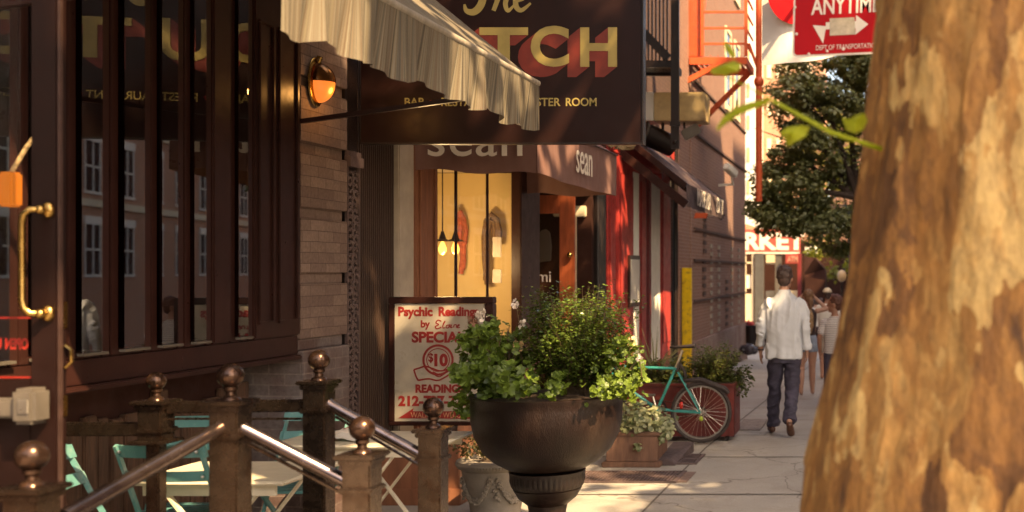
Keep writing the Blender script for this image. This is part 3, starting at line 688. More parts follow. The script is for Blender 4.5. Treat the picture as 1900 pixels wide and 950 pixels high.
scarf('scarf', 'long speckled brown scarf hanging on the yellow shop wall', M('leopard_scarf', (0.17,0.10,0.05), 0.9, 0.7, 90, 0.8, 60),
      [lp([(905,528),(900,480),(899,440),(903,410),(912,398),(922,408),(926,430),(924,455)]), lp([(902,520),(904,470),(904,430),(910,408),(918,412),(920,440)])], 0.034)
mb = MB()
for (x0,y0,x1,y1) in ((914,440,930,477),(914,500,930,525)):
    A, B_ = P(x0,y1,11.1), P(x1,y0,11.1); mb.box(A.x, B_.x, 11.1, 11.104, A.z, B_.z)
tag(mb.build('price_card', MAT['sign_white'], bevel=0), 'pair of white price cards hung inside the shop window', 'card')

# brown awning of the clothing shop
sa = thing('brown_awning', 'plum brown canvas awning lettered sean above the lit window', 'awning', (-3.2, 10.3, 2.5))
EX, EY0, EY1 = -2.73, 9.0, 11.75; s9 = F/EY0
zb, zt = P(0,318,EY0).z, 2.92
mb = MB()
# end panel facing down the street, with a sagging hem
def endpanel(Yv):
    n = 16; m_ = MB(); vs_ = []
    for i in range(n+1):
        u = i/n; X = -3.69 + (EX+3.69)*u; sag = 0.015*math.sin(u*9) + 0.02*(1-u)*0.5
        top = 3.55 + (zt-3.55)*u
        for j in range(7):
            v = j/6; vs_.append((X, Yv - 0.012*math.sin(u*11+v*3)*v, top + (zb + sag - 0.02*u - top)*v))
    m_.add(vs_, [(i*7+j, (i+1)*7+j, (i+1)*7+j+1, i*7+j+1) for i in range(n) for j in range(6)]); return m_
mb.add(endpanel(EY0).v, endpanel(EY0).f); mb.add(endpanel(EY1).v, endpanel(EY1).f)
n = 30; vs_ = []
for i in range(n+1):
    u = i/n; Yv = EY0 + (EY1-EY0)*u
    for j in range(7):
        v = j/6; vs_.append((EX + 0.014*math.sin(u*17)*v + 0.01*v, Yv, zt + (zb - 0.02*math.sin(math.pi*u) - 0.01 - zt)*v))
mb.add(vs_, [(i*7+j, (i+1)*7+j, (i+1)*7+j+1, i*7+j+1) for i in range(n) for j in range(6)])
mb.quad((-3.69,EY0,3.55),(EX,EY0,zt),(EX,EY1,zt),(-3.69,EY1,3.55))
mb.build('canvas', MAT['sean_cloth'], sa, smooth=True, recalc=False)
MB().tube([(EX+0.012,EY0,zt),(EX+0.012,EY1,zt)], 0.008, 6).build('piping', MAT['black_cloth'], sa)
mb = MB()
text(mb, 'sean', P(794,290,EY0-0.02), U, V, N, 175/s9, 42/s9, 0.003, offset=0.004, space=1.05)
text(mb, 'sean', (EX+0.035, fy(0)*0+10.06, 2.60), (0,1,0), V, (1,0,0), 0.55, 0.20, 0.003)
mb.build('lettering', MAT['letter_white'], sa)

# ------------------------------------------------------------------ psychic readings sign
PY = 8.5; sp = F/PY
ps = thing('readings_sign', 'framed white signboard advertising psychic readings in red lettering', 'sign', (-3.2, PY, 0.5))
a, b = P(721,790,PY), P(914,551,PY)
fr = MB(); w = 0.048
fr.box(a.x, b.x, PY, PY+0.09, b.z-0.05, b.z); fr.box(a.x, b.x, PY, PY+0.09, a.z, a.z+0.03)
fr.box(a.x, a.x+0.04, PY, PY+0.09, a.z+0.031, b.z-0.051); fr.box(b.x-0.06, b.x, PY, PY+0.09, a.z+0.031, b.z-0.051)
fr.build('frame', MAT['dark'], ps, bevel=0.005)
MB().box(a.x+0.041, b.x-0.061, PY+0.012, PY+0.05, a.z+0.032, b.z-0.052).build('panel', MAT['sign_white'], ps)
mb = MB(); PF = PY + 0.012
def pt(s, x0, x1, y0, y1, off=0.03, m_=None, shear=0.0): text(m_ or mb, s, P(x0,y1,PF), U, V, N, (x1-x0)/sp, (y1-y0)/sp, 0.002, offset=off, shear=shear)
pt('Psychic', 739, 803, 569, 592, 0.04); pt('Readings', 814, 889, 569, 592, 0.04)
pt('by', 781, 798, 594, 612); pt('SPECIAL', 764, 863, 615, 636, 0.04)
pt('$', 795, 804, 655, 674, 0.02); pt('10', 806, 831, 656, 680, 0.05)
pt('READINGS', 771, 861, 713, 729, 0.05); pt('212-727-7217', 739, 885, 734, 754, 0.045)
mb.build('red_lettering', MAT['letter_red'], ps)
mb = MB(); O = P(804,609,PF)
def S2(pts, w): stroke(mb, [((x-804)/sp, (609-y)/sp) for x, y in pts], O, U, V, N, w/sp, 0.002)
S2([(819,596),(813,594),(809,599),(814,602),(808,606),(811,610),(819,607)], 2.2); S2([(821,606),(826,596),(823,600),(822,608),(826,608)], 1.8)
S2([(833,603),(829,604),(828,608),(832,608),(835,602),(835,608)], 1.8); S2([(838,602),(837,608),(840,607)], 1.8); S2([(842,608),(843,603),(847,603),(847,608)], 1.8); S2([(849,606),(853,603),(850,603),(849,608),(854,607)], 1.8)
def ring(cx, cy, r, w, seg=40, a0=0, a1=360): S2([(cx + r*math.cos(R(q)), cy - r*math.sin(R(q))) for q in np.linspace(a0, a1, seg)], w)
ring(813, 668, 27, 4.2); ring(813, 668, 21, 1.6)
S2([(768,686),(778,683),(790,680),(803,684),(815,688),(826,687)], 3); S2([(768,686),(772,698),(776,706)], 3)
S2([(776,706),(795,703),(812,706),(826,700),(840,690),(846,681)], 3); S2([(806,695),(815,699),(826,693)], 2.2); S2([(826,687),(838,683),(846,680)], 3)
S2([(803,690),(812,694)], 2.2)
mb.build('hand_emblem', MAT['letter_red'], ps)
mb = MB(); arr = [((x-739)/sp, (780-y)/sp) for x, y in ((739,776),(768,757),(766,763),(882,763),(882,777))]
mb.prism(arr, P(739,780,PF), U, V, N, 0.002); mb.build('arrow', MAT['letter_red'], ps)
mb = MB(); PF -= 0.002
pt('WALK-INS WELCOME', 762, 880, 765, 775, 0.0, mb); mb.build('arrow_lettering', M('dull_orange_letter', (0.5,0.25,0.14), 0.6, 0.1, 8, 0), ps)
sb = thing('wooden_box', 'orange brown wooden box standing under the readings sign', 'box', (-3.4, 8.4, 0))
a2, b2 = P(690,940,8.45), P(864,803,8.45)
MB().box(-3.69, b2.x, 8.32, 8.62, 0.0, b2.z-0.02).build('body', MAT['terracotta'], sb, bevel=0.006)
MB().box(-3.69, b2.x+0.015, 8.30, 8.64, 0.0, 0.12).build('plinth', MAT['terracotta'], sb, bevel=0.006)
MB().box(-3.3, -3.2, 8.50, 8.58, b2.z-0.02, a.z).build('post', MAT['dark'], sb)

# ------------------------------------------------------------------ red storefront
rs = thing('red_storefront', 'red painted storefront with tall windows beneath the black awning', 'building', (FX, 17.8, gz(17)))
zg = gz(18) - 0.15
def yr(a, b): return fy(a), fy(b)
pil = MB()
for x0, x1, d in ((1126,1139,0.02),(1141,1167,0.06),(1181,1192,0.05),(1222,1238,0.05)):
    a, b = yr(x0, x1); pil.box(-4.0, FX+d, a, b, zg, 3.35)
    pil.box(FX+d+0.001, FX+d+0.02, a+0.05, b-0.05, zg+0.9, 3.1)
pil.build('pilaster', MAT['red'], rs, bevel=0.01)
a, b = yr(1126, 1250); MB().box(-4.0, FX+0.04, a, b, 3.352, 3.9).build('cornice', MAT['red'], rs, bevel=0.02)
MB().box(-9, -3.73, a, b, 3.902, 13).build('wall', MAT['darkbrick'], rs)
a, b = yr(1167.5, 1221.5); MB().box(-4.0, FX-0.02, a, b, zg, gz(18)+0.55).build('stall_riser', MAT['darkred'], rs)
wn = MB()
for x in (1196, 1203): q = fy(x); wn.box(FX-0.08, FX+0.02, q-0.05, q+0.05, gz(18)+0.55, 3.35)
wn = wn.build('window_frame', MAT['darkred'], rs)
a, b = yr(1167.5, 1221.5); MB().quad((FX-0.05,a,0.3),(FX-0.05,b,0.3),(FX-0.05,b,3.35),(FX-0.05,a,3.35)).build('pane', MAT['glass'], wn, recalc=False)
mb = MB()
for x0, x1 in ((1171,1180),(1205,1220)):
    a, b = yr(x0, x1); n = 24
    pts = [(FX+0.03+0.02*math.sin(k*1.7), a+(b-a)*k/n) for k in range(n+1)]
    for k in range(n): mb.quad((pts[k][0]-0.0,pts[k][1],0.25),(pts[k+1][0],pts[k+1][1],0.25),(pts[k+1][0],pts[k+1][1],3.2),(pts[k][0],pts[k][1],3.2))
mb.build('white_shutter', MAT['white'], rs, recalc=False)
a, b = yr(1239, 1245); MB().box(-4.0, FX, a, b, zg, 3.35).build('end_post', MAT['grey_metal'], rs)
mb = MB().tube([(FX+0.05, fy(1248), zg), (FX+0.05, fy(1248), 6)], 0.05, 10)
tag(mb.build('drain_pipe', MAT['iron'], smooth=True), 'black vertical drain pipe between red storefront and brick wall', 'pipe')
m1, m2 = P(1149,552,15.9), P(1163,462,15.9)
mn = thing('menu_case', 'narrow framed white menu case mounted on the red pilaster', 'menu board', (-3.6, 16.6, 1.5))
MB().box(-3.64, -3.585, 16.25, 16.95, 1.2, 1.95).build('frame', MAT['dark'], mn, bevel=0.006)
MB().box(-3.584, -3.58, 16.31, 16.89, 1.26, 1.89).build('menu_sheet', MAT['white'], mn)

# black awning
ba = thing('black_awning', 'black canvas awning with white lettering over the red storefront', 'awning', (-3.2, 18, 2.9))
BY0, BY1, BX = 16.0, 19.8, -2.74
zt = P(0,340,BY0).z; zb = P(0,384,BY0).z; zw = 3.72
cv = MB()
cv.quad((-3.69,BY0,zw),(BX,BY0,zt),(BX,BY1,zt),(-3.69,BY1,zw))
n = 20; vs_ = []
for i in range(n+1):
    u = i/n; vs_ += [(BX, BY0+(BY1-BY0)*u, zt), (BX+0.02+0.015*math.sin(u*19), BY0+(BY1-BY0)*u, zb+0.008*math.sin(u*40))]
cv.add(vs_, [(2*i, 2*i+2, 2*i+3, 2*i+1) for i in range(n)])
cv.build('canvas', MAT['black_cloth'], ba, recalc=False)
for Yv in (BY0, BY1):
    MB().bar((-3.69,Yv,zw-0.04),(BX,Yv,zt-0.04),0.05,0.09).build('frame_arm', MAT['dark'], ba)
    MB().bar((-3.69,Yv,3.42),(BX+0.01,Yv,zb+0.03),0.05,0.12).build('side_bar', MAT['dark'], ba)
mb = MB()
text(mb, 'MASERIA', (BX+0.045, 16.75, zb+0.06), (0,1,0), V, (1,0,0), 1.35, 0.26, 0.003, offset=0.01)
text(mb, 'DST', (BX+0.045, 18.75, zb+0.06), (0,1,0), V, (1,0,0), 0.8, 0.26, 0.003, offset=0.01)
mb.build('lettering', MAT['letter_white'], ba)

# ------------------------------------------------------------------ brick building beyond
bb = thing('brick_building', 'long tan red brick building wall beyond the red storefront', 'building', (FX, 26, gz(26)))
by0, by1 = fy(1282), fy(1383)
wl = MB().box(-12, FX, by0, by1, -1.5, 14); wl.build('wall', MAT['brick'], bb)
MB().box(-12, FX-0.02, fy(1250), by0-0.002, -1.2, 14).build('side_wall', MAT['brick'], bb)
mb = MB()
for z0 in (5.5, 4.45, 2.55, 1.92+0.0, 1.10): mb.box(FX+0.001, FX+0.035, by0+0.3, by1, z0, z0+0.045)
mb.build('brick_course', MAT['darkbrick'], bb)
MB().box(FX+0.001, FX+0.06, by0, by1, -1.2, 0.32).build('plinth', brick('plinth_brick', (0.17,0.09,0.07),(0.2,0.11,0.085),(0.2,0.15,0.12)), bb)
mb = MB()
for x in (1319, 1333, 1357, 1370):                # pale quoin strips
    q = fy(x); z = 0.35
    while z < 2.35: mb.box(FX+0.001, FX+0.03, q-0.12, q+0.12, z, z+0.09); z += 0.17
mb.build('pale_quoin', MAT['stone'], bb)
mb = MB()
for x, z0, z1 in ((1307,2.1,3.0),(1306,1.2,1.9),(1348,0.4,1.5)):
    q = fy(x); z = z0
    while z < z1: mb.box(FX+0.001, FX+0.02, q-0.2, q+0.2, z, z+0.09); z += 0.17
mb.build('dark_vent_slot', MAT['darkbrick'], bb)
for x in (1350, 1366):
    for z0 in (5.6, 8.6):
        q = fy(x); w = MB().box(FX+0.001, FX+0.05, q-0.5, q+0.5, z0, z0+0.12).box(FX+0.001, FX+0.04, q-0.5, q-0.4, z0+0.12, z0+1.9).box(FX+0.001, FX+0.04, q+0.4, q+0.5, z0+0.12, z0+1.9).box(FX+0.001, FX+0.04, q-0.5, q+0.5, z0+1.9, z0+2.0)
        w = w.build('window', MAT['cream'], bb); MB().box(FX+0.001, FX+0.015, q-0.398, q+0.398, z0+0.125, z0+1.895).build('pane', MAT['glass_dark'], w)
# yellow guard
yg = thing('yellow_guard', 'bright yellow vertical guard plate bolted on the brick corner', 'guard post', (-3.5, 21, gz(21)))
a, b = P(1265,640,21.2), P(1283,497,21.2)
MB().box(a.x, b.x, 21.2, 21.26, gz(21)-0.1, b.z).build('plate', MAT['yellow'], yg, bevel=0.01)
mb = MB()
for k in range(7): 
    z = -0.2 + k*0.27; mb.ball((b.x-0.03, 21.195, z), 0.014, 8, 4); mb.ball((a.x+0.03, 21.195, z+0.1), 0.014, 8, 4)
mb.build('rivets', M('yellow_rivet', (0.6,0.38,0.02), 0.4), yg, smooth=True)
a = P(1253,640,21.2); MB().box(a.x, a.x+0.02, 21.22, 21.26, gz(21)-0.1, P(0,497,21.2).z).build('side_strip', MAT['yellow'], yg)
# camera + small lamps on the brick wall
cm = thing('security_camera', 'white security camera on a bracket from the brick wall', 'camera', (FX, 26, 3.5))
Yc = 26; s = P(1358,318,Yc); e = P(1338,344,Yc); f2 = P(1360,342,Yc)
MB().bar((s.x-0.10,Yc-0.3,s.z+0.10),(s.x+0.08,Yc,s.z-0.08),0.16,0.17).build('housing', MAT['white'], cm, bevel=0.02)
MB().bar((FX,Yc,e.z),(f2.x,Yc,f2.z),0.05,0.05).build('bracket', MAT['white'], cm)
MB().bar((f2.x,Yc,f2.z-0.02),(s.x,Yc-0.1,s.z-0.06),0.04,0.04).build('arm', MAT['white'], cm)
q = P(1350,392,24); bl = thing('bulkhead_light', 'small round white light fixture low on the brick wall', 'light fixture', (FX,24,q.z))
MB().ball((FX+0.12,24,q.z),0.11,14,8).build('globe', MAT['white'], bl, smooth=True); MB().tube([(FX,24,q.z),(FX+0.06,24,q.z)],0.06,12).build('base', MAT['grey_metal'], bl)
q = P(1300,400,21.3); MB_ = MB().prism([(-0.13,-0.05),(0.11,-0.05),(0.13,0.05),(-0.10,0.05)], q, U, V, (0,1,0), 0.06)
tag(MB_.build('orange_placard', MAT['orange'], bevel=0.004), 'small orange placard beneath the end of the black awning', 'placard')
# box sign / air handler above the black awning
ac = thing('metal_box_sign', 'beige sheet metal box projecting from the wall above the black awning', 'box', (-3.2, 17, 3.9))
Ya = 17.0; a, b = P(1185,224,Ya), P(1308,171,Ya)
MB().box(P(1213,0,Ya).x, b.x, Ya, Ya+0.5, a.z, b.z).build('casing', MAT['beige_metal'], ac, bevel=0.012)
MB().box(-3.72, P(1212.5,0,Ya).x, Ya-0.02, Ya+0.5, a.z, b.z).build('white_face', MAT['white'], ac, bevel=0.01)
q = P(1230,262,Ya+0.25); hv = thing('exhaust_fan', 'dark round exhaust fan hanging under the beige metal box', 'fan', q)
MB().tube([(q.x-0.25,Ya+0.05,q.z+0.10),(q.x+0.12,Ya+0.35,q.z-0.06)],[0.17,0.17],18).build('drum', MAT['iron'], hv, smooth=True)
MB().tube([(q.x-0.265,Ya+0.04,q.z+0.107),(q.x-0.25,Ya+0.05,q.z+0.10)],[0.185,0.185],18).build('rim', MAT['grey_metal'], hv, smooth=True)
MB().bar((q.x,Ya+0.25,q.z+0.1),(q.x,Ya+0.25,a.z),0.04,0.04).build('bracket', MAT['iron'], hv)
q = P(1282,245,Ya+0.2); fl = thing('flood_light', 'square flood light tilted down under the beige metal box', 'light', q)
MB().bar(q+Vector((-0.12,-0.02,-0.07)), q+Vector((0.12,0.02,0.07)), 0.14, 0.16).build('housing', MAT['grey_metal'], fl, bevel=0.015)
MB().bar(q+Vector((-0.1,0,0.05)), Vector((q.x-0.1,Ya+0.2,a.z)), 0.03, 0.03).build('bracket', MAT['iron'], fl)

# fire escapes
fe = thing('orange_fire_escape', 'orange red iron fire escape with slatted platform and drop ladder', 'fire escape', (-3.0, 22, 5.8))
Yf = 22.0
def PF_(x, y): return P(x, y, Yf)
zp = PF_(0,104).z; xr = PF_(1386,0).x
mb = MB().box(FX, xr, Yf, Yf+0.06, zp-0.16, zp-0.02).box(FX, xr, Yf+1.2, Yf+1.26, zp-0.16, zp-0.02).box(xr-0.06, xr, Yf+0.06, Yf+1.2, zp-0.16, zp-0.02)
k = 0.0
while FX + k < xr - 0.07: mb.box(FX+k, FX+k+0.045, Yf+0.061, Yf+1.199, zp-0.05, zp-0.03); k += 0.10
mb.build('platform', MAT['orange'], fe)
mb = MB()
for Yv in (Yf+0.02,):
    for y in (81, 52, 22, -8): z = PF_(0,y).z; mb.bar((PF_(1303,0).x,Yv,z),(xr,Yv,z),0.035,0.04)
    for x in (1303, 1384): mb.bar((PF_(x,0).x,Yv,zp),(PF_(x,0).x,Yv,zp+1.35),0.06,0.06)
    for x in range(1318,1380,14): mb.bar((PF_(x,0).x,Yv+0.001,zp),(PF_(x,0).x,Yv+0.001,zp+0.02),0.016,0.016)
for y in (81, 52, 22, -8): z = PF_(0,y).z; mb.bar((xr-0.02,Yf,z),(xr-0.02,Yf+1.2,z),0.035,0.04)
mb.build('railing', MAT['orange'], fe)
mb = MB(); xa, xb = PF_(1262,0).x, PF_(1301,0).x
x = xa
while x < xb: mb.box(x, x+0.028, Yf+0.05, Yf+0.09, zp, zp+1.7); x += 0.036
mb.build('slat_guard', MAT['orange'], fe)
mb = MB()
for k in range(9): mb.bar((PF_(1262,0).x, Yf+0.3+k*0.12, zp+0.05+k*0.2),(PF_(1290,0).x, Yf+0.3+k*0.12, zp+0.05+k*0.2),0.16,0.03)
mb.bar((PF_(1290,0).x+0.03, Yf+0.2, zp),(PF_(1290,0).x+0.03, Yf+1.4, zp+2.0),0.04,0.12)
mb.build('stair_flight', MAT['orange'], fe)
MB().bar(PF_(1240,168), PF_(1348,112), 0.07, 0.10).build('brace', MAT['orange'], fe)
MB().bar((FX,Yf+1.1,zp-1.2), (xr-0.1,Yf+1.1,zp-0.16), 0.07, 0.10).build('brace', MAT['orange'], fe)
mb = MB(); xl = PF_(1405,0).x
mb.tube([(xl,Yf+0.3,PF_(0,372).z),(xl,Yf+0.3,zp+1.8)],0.065,10); mb.bar((xr,Yf+0.3,PF_(0,75).z),(xl,Yf+0.3,PF_(0,128).z),0.06,0.06); mb.ball((xl,Yf+0.3,PF_(0,147).z),(0.1,0.1,0.12),12,8)
mb.build('drop_pole', MAT['orange'], fe, smooth=True)
mb = MB()
for k in range(8):
    for j in range(6):
        c = P(1196+k*6, 122+j*8, Yf+0.4); mb.bar(c, c+Vector((0.07,0,0.07 if (k+j)%2 else -0.07)), 0.02, 0.02)
mb.build('lattice', MAT['orange'], fe)
fb = thing('black_fire_escape', 'black iron fire escape with slatted landing behind the hanging sign', 'fire escape', (-3.2, 16, 4.6))
Yk = 16.2
def PK(x, y): return P(x, y, Yk)
zk = PK(0,112).z; xk = PK(1248,0).x
mb = MB().box(FX, xk, Yk, Yk+0.05, zk-0.10, zk).box(FX, xk, Yk+0.7, Yk+0.75, zk-0.1, zk).box(xk-0.05, xk, Yk+0.05, Yk+0.7, zk-0.1, zk)
k = 0.0
while k < 0.6: mb.box(FX, xk-0.051, Yk+0.08+k, Yk+0.11+k, zk-0.06, zk-0.03); k += 0.1
mb.build('landing', MAT['iron'], fb)
mb = MB()
for x in range(1196, 1240, 7): mb.bar(PK(x, 112), (PK(x,0).x, Yk, zk+1.4), 0.022, 0.022)
mb.bar((FX,Yk,zk+1.0),(xk,Yk,zk+1.0),0.04,0.04); mb.bar(PK(1192,58), PK(1240,108), 0.05, 0.12)
for k in range(5): mb.bar(P(1194+k*9, 60+k*10, Yk+0.05), P(1194+k*9, 60+k*10, Yk+0.5), 0.05, 0.02)
mb.build('railing', MAT['iron'], fb)
mb = MB(); a, b = PK(1247,277), PK(1262,-40); mb.box(a.x, b.x, Yk-0.1, Yk-0.04, a.z, b.z)
mb.box(a.x-0.01, b.x+0.02, Yk-0.13, Yk-0.10, PK(0,236).z, PK(0,228).z); mb.ball(((a.x+b.x)/2,Yk-0.105,PK(0,265).z),0.03,8,6)
mb.build('ladder_rail', MAT['iron'], fb)
# knot of dry vine where the awning meets the sign
mb = MB()
for k in range(16):
    c = P(1140+random.random()*30, 262+random.random()*10, 15.4)
    pts = [c + Vector((0.12*math.sin(q*2.1+k)*0.8, 0.08*math.cos(q*1.7+k), 0.05*math.sin(q*3+k))) for q in np.linspace(0,3,8)]; mb.tube(pts, 0.012, 5)
tag(mb.build('dry_vine', M('dry_vine', (0.32,0.22,0.12), 0.9, 0.3, 20, 0.2), smooth=True), 'tangle of pale dry vine stems above the red storefront', 'vine')

# ------------------------------------------------------------------ far end of the street
mk = thing('market_building', 'corner market with red lettered sign band across the side street', 'building', (-3.5, 40, gz(40)))
Ym = 40.0; sm = F/Ym
def PM(x, y): return P(x, y, Ym)
zg = gz(40)
MB().box(-14, PM(1484,0).x, Ym, Ym+0.3, PM(0,468).z, PM(0,426).z).build('sign_band', M('market_red', (0.42,0.07,0.05), 0.5, 0.1), mk)
mb = MB(); text(mb, 'MARKET', PM(1311,464), U, V, (0,-1,0), 182/sm, 33/sm, 0.02, offset=0.045); mb.build('lettering', MAT['letter_white'], mk)
MB().box(-14, PM(1484,0).x, Ym-0.05, Ym-0.001, PM(0,471).z, PM(0,468).z).build('trim', MAT['letter_white'], mk)
MB().box(-14, PM(1400,0).x-0.3, Ym+0.4, Ym+12, PM(0,426).z, PM(0,415).z).build('wall', MAT['brick_orange'], mk)
MB().box(-14, PM(1484,0).x, Ym+2.5, Ym+2.8, zg-0.3, PM(0,468).z).build('interior_wall', MAT['interior'], mk)
mb = MB().box(PM(1382,0).x, PM(1384.5,0).x, Ym-0.02, Ym+0.05, zg, PM(0,470).z).box(PM(1395,0).x, PM(1398.5,0).x, Ym-0.02, Ym+0.05, zg, PM(0,470).z).box(PM(1382,0).x, PM(1398,0).x, Ym-0.018, Ym+0.05, PM(0,489).z, PM(0,486).z).box(PM(1382,0).x, PM(1398,0).x, Ym, Ym+0.04, zg, PM(0,545).z)
mb.build('door', MAT['cream'], mk)
MB().box(PM(1384,0).x, PM(1395,0).x, Ym+0.06, Ym+0.08, PM(0,535).z, PM(0,510).z).build('posted_sheet', MAT['white'], mk)
MB().box(PM(1401,0).x, PM(1417,0).x, Ym-0.1, Ym+0.2, zg-0.2, PM(0,470).z).build('post', M('green_grey_post', (0.07,0.065,0.06), 0.6), mk)
MB().box(PM(1438,0).x, PM(1450,0).x, Ym+0.0, Ym+0.2, zg-0.2, PM(0,472).z).build('post', MAT['grey_metal'], mk)
MB().box(PM(1480,0).x, PM(1487,0).x, Ym-0.1, Ym+0.1, zg-0.2, PM(0,470).z).build('post', MAT['darkred'], mk)
mb = MB().box(PM(1418,0).x, PM(1436,0).x, Ym+0.5, Ym+0.6, PM(0,560).z, PM(0,540).z); mb.box(PM(1450,0).x, PM(1478,0).x, Ym+0.6, Ym+0.9, zg, PM(0,540).z); mb.build('shop_counter', MAT['cream'], mk)
mb = MB().box(PM(1416,0).x, PM(1437,0).x, Ym+1, Ym+1.1, PM(0,490).z, PM(0,472).z); mb.build('shop_light_panel', MAT['cream'], mk)
atm = thing('atm_sign', 'small red sign with pale letters hanging under the market band', 'sign', PM(1470,480))
MB().box(PM(1459,0).x, PM(1482,0).x, Ym-0.3, Ym-0.2, PM(0,489).z, PM(0,471).z).build('panel', M('atm_red', (0.30,0.04,0.03), 0.5), atm)
mb = MB(); text(mb, 'ATM', P(1461,486,Ym-0.3), U, V, (0,-1,0), 19/sm, 11/sm, 0.02, offset=0.03); mb.build('lettering', M('atm_letter', (0.5,0.22,0.15), 0.6), atm)
# trash at the corner of the market
tb = thing('trash_bin', 'dark round bin holding red flowers beside the market door', 'planter', P(1393,610,31))
c = P(1393,642,31); MB().lathe([(0.20,0),(0.25,0.5),(0.27,0.52),(0.24,0.53)], (c.x,31,c.z+0.05), 16).build('tub', MAT['iron'], tb, smooth=True)
p_, n_ = cloud((c.x,31,c.z+0.62),(0.22,0.2,0.1),120,0.07,10); leaves('red_flowers', M('red_petals',(0.42,0.04,0.05),0.6,0.3), tb, p_, n_, RNG.uniform(0.04,0.08,120), rounded=True)
for i, (x, y, r) in enumerate(((1390,648,0.17),(1381,648,0.12),(1399,650,0.11))):
    c = P(x, y, 29.5); mb = MB(); mb.ball((c.x,29.5,max(c.z, gz(29.5)+r*0.75)), (r,r,r*0.85), 14, 10)
    mb.v = [(a+random.uniform(-.02,.02), b+random.uniform(-.02,.02), c_+random.uniform(-.02,.02)) for a,b,c_ in mb.v]
    tag(mb.build('garbage_bag', M('garbage_bag', (0.06,0.05,0.06), 0.25, 0.3), smooth=True), ['largest dark garbage bag beside the flower tub','small dark garbage bag against the brick wall','dark garbage bag nearest the walkers'][i], 'garbage bag', 'garbage bags at the brick wall')
def far_block(name, label, x0, x1, Yv, z1, mat, wins, wmat, depth=10, zb=-2):
    o = thing(name, label, 'building', ((x0+x1)/2, Yv, zb)); MB().box(x0, x1, Yv, Yv+depth, zb, z1).build('wall', mat, o)
    for (a, b, c, d) in wins:
        w = MB().box(a, b, Yv-0.06, Yv-0.002, c, d).build('window', wmat, o)
    return o
Yw = 75; wx = lambda x: P(x,0,Yw).x; wz = lambda y: P(0,y,Yw).z
far_block('white_building', 'pale sunlit building closing the far end of the street', wx(1340), wx(1413), Yw, 24, M('sunlit_white', (0.72,0.66,0.56), 0.8, 0.06, 0.6, 0), [(wx(1386),wx(1391),wz(y),wz(y-26)) for y in (360,300,240,180,120,60)], MAT['beige_metal'])
far_block('orange_brick_building', 'tall orange brick building behind the street tree', wx(1414), wx(1520), Yw+1, 26, MAT['brick_orange'], [(wx(x),wx(x+9),wz(y),wz(y-26)) for x in (1420,1438,1456,1476,1496) for y in (420,350,280,210,140,70,10)], MAT['cream'])
far_block('glass_storefront', 'far low storefront with bright window grid under the tree', wx(1490), wx(1640), 62, P(0,448,62).z, MAT['interior'], [(P(x,0,62).x,P(x+9,0,62).x,P(0,470,62).z,P(0,y,62).z) for x,y in ((1494,458),(1505,456),(1514,458))], M('bright_window',(0.8,0.74,0.62),0.3,0.05))
far_block('distant_brick_house', 'distant dull brick house at the end of the street', wx(1521), wx(1720), 90, 15, MAT['brick'], [(P(x,0,90).x,P(x+8,0,90).x,P(0,y,90).z,P(0,y-22,90).z) for x in (1530,1550,1575,1600) for y in (450,400,350,300)], MAT['glass_dark'])
fa = thing('far_awning', 'dark sloping shop awning beyond the market', 'awning', P(1510,500,44))
q = [P(1489,476,44), P(1512,478,44), P(1530,500,46), P(1532,520,46), P(1489,512,44)]
MB().add([*q, *[p+Vector((0,1.5,0)) for p in q]], [(0,1,2,3,4),(9,8,7,6,5),(0,5,6,1),(1,6,7,2),(2,7,8,3),(3,8,9,4),(4,9,5,0)]).build('canvas', MAT['dark_matte'], fa)
MB().bar(q[3], (q[3].x, 46, gz(46)), 0.06, 0.06).build('post', MAT['iron'], fa); MB().bar(q[4], (q[4].x, 44, gz(44)), 0.06, 0.06).build('post', MAT['iron'], fa)
gs = thing('street_name_sign', 'small teal green street name sign among the leaves', 'sign', P(1562,420,30))
MB().bar(P(1545,412,30), P(1578,424,30), 0.03, 0.24).build('blade', M('sign_green',(0.04,0.35,0.25),0.4), gs)
MB().tube([(P(1578,0,30).x,30,gz(30)),(P(1578,0,30).x,30,P(0,405,30).z)], 0.04, 8).build('post', MAT['grey_metal'], gs)
lm = thing('globe_lamp', 'warm pale street globe on a thin pole beside the trunk', 'lamp', P(1562,600,36))
c = P(1562,512,36); MB().ball(c,(0.15,0.15,0.19),14,10).build('globe', M('lamp_globe',(0.5,0.33,0.17),0.4), lm, smooth=True); MB().tube([(c.x,36,gz(36)),(c.x,36,c.z-0.22)],0.035,8).build('pole', MAT['iron'], lm)

# opposite side of the street, seen in the restaurant glass
op = thing('opposite_brick_building', 'orange brick building across the street reflected in the dark windows', 'building', (11, 40, 0))
MB().box(11, 20, 2.0, 90, -4, 20.5).build('wall', MAT['brick_orange'], op)  # height and near end set so it shades the pavement
MB().box(11.2, 20, 16.2, 19.8, 20.51, 25.5).build('far_shade_block', MAT['brick_orange'], op)  # added block that keeps sun off the far part of the brick wall
MB().box(11.2, 20, 8.5, 14.0, 20.51, 25.5).build('near_shade_block', MAT['brick_orange'], op)  # raised mass put in to shade the near part of the brick wall
w = MB(); bd = MB(); g_ = MB()
for Yv in range(7, 88, 3):
    for z0 in (1.6, 4.6, 7.6, 10.6, 13.6):
        w.box(10.93, 10.99, Yv-0.75, Yv+0.75, z0-0.1, z0); w.box(10.93, 10.99, Yv-0.75, Yv+0.75, z0+1.8, z0+2.1)
        for k in (-0.7, 0, 0.62): w.box(10.95, 10.99, Yv+k, Yv+k+0.08, z0, z0+1.8)
        w.box(10.95, 10.985, Yv-0.62, Yv+0.62, z0+0.86, z0+0.94); g_.box(10.985, 10.995, Yv-0.7, Yv+0.7, z0, z0+1.8)
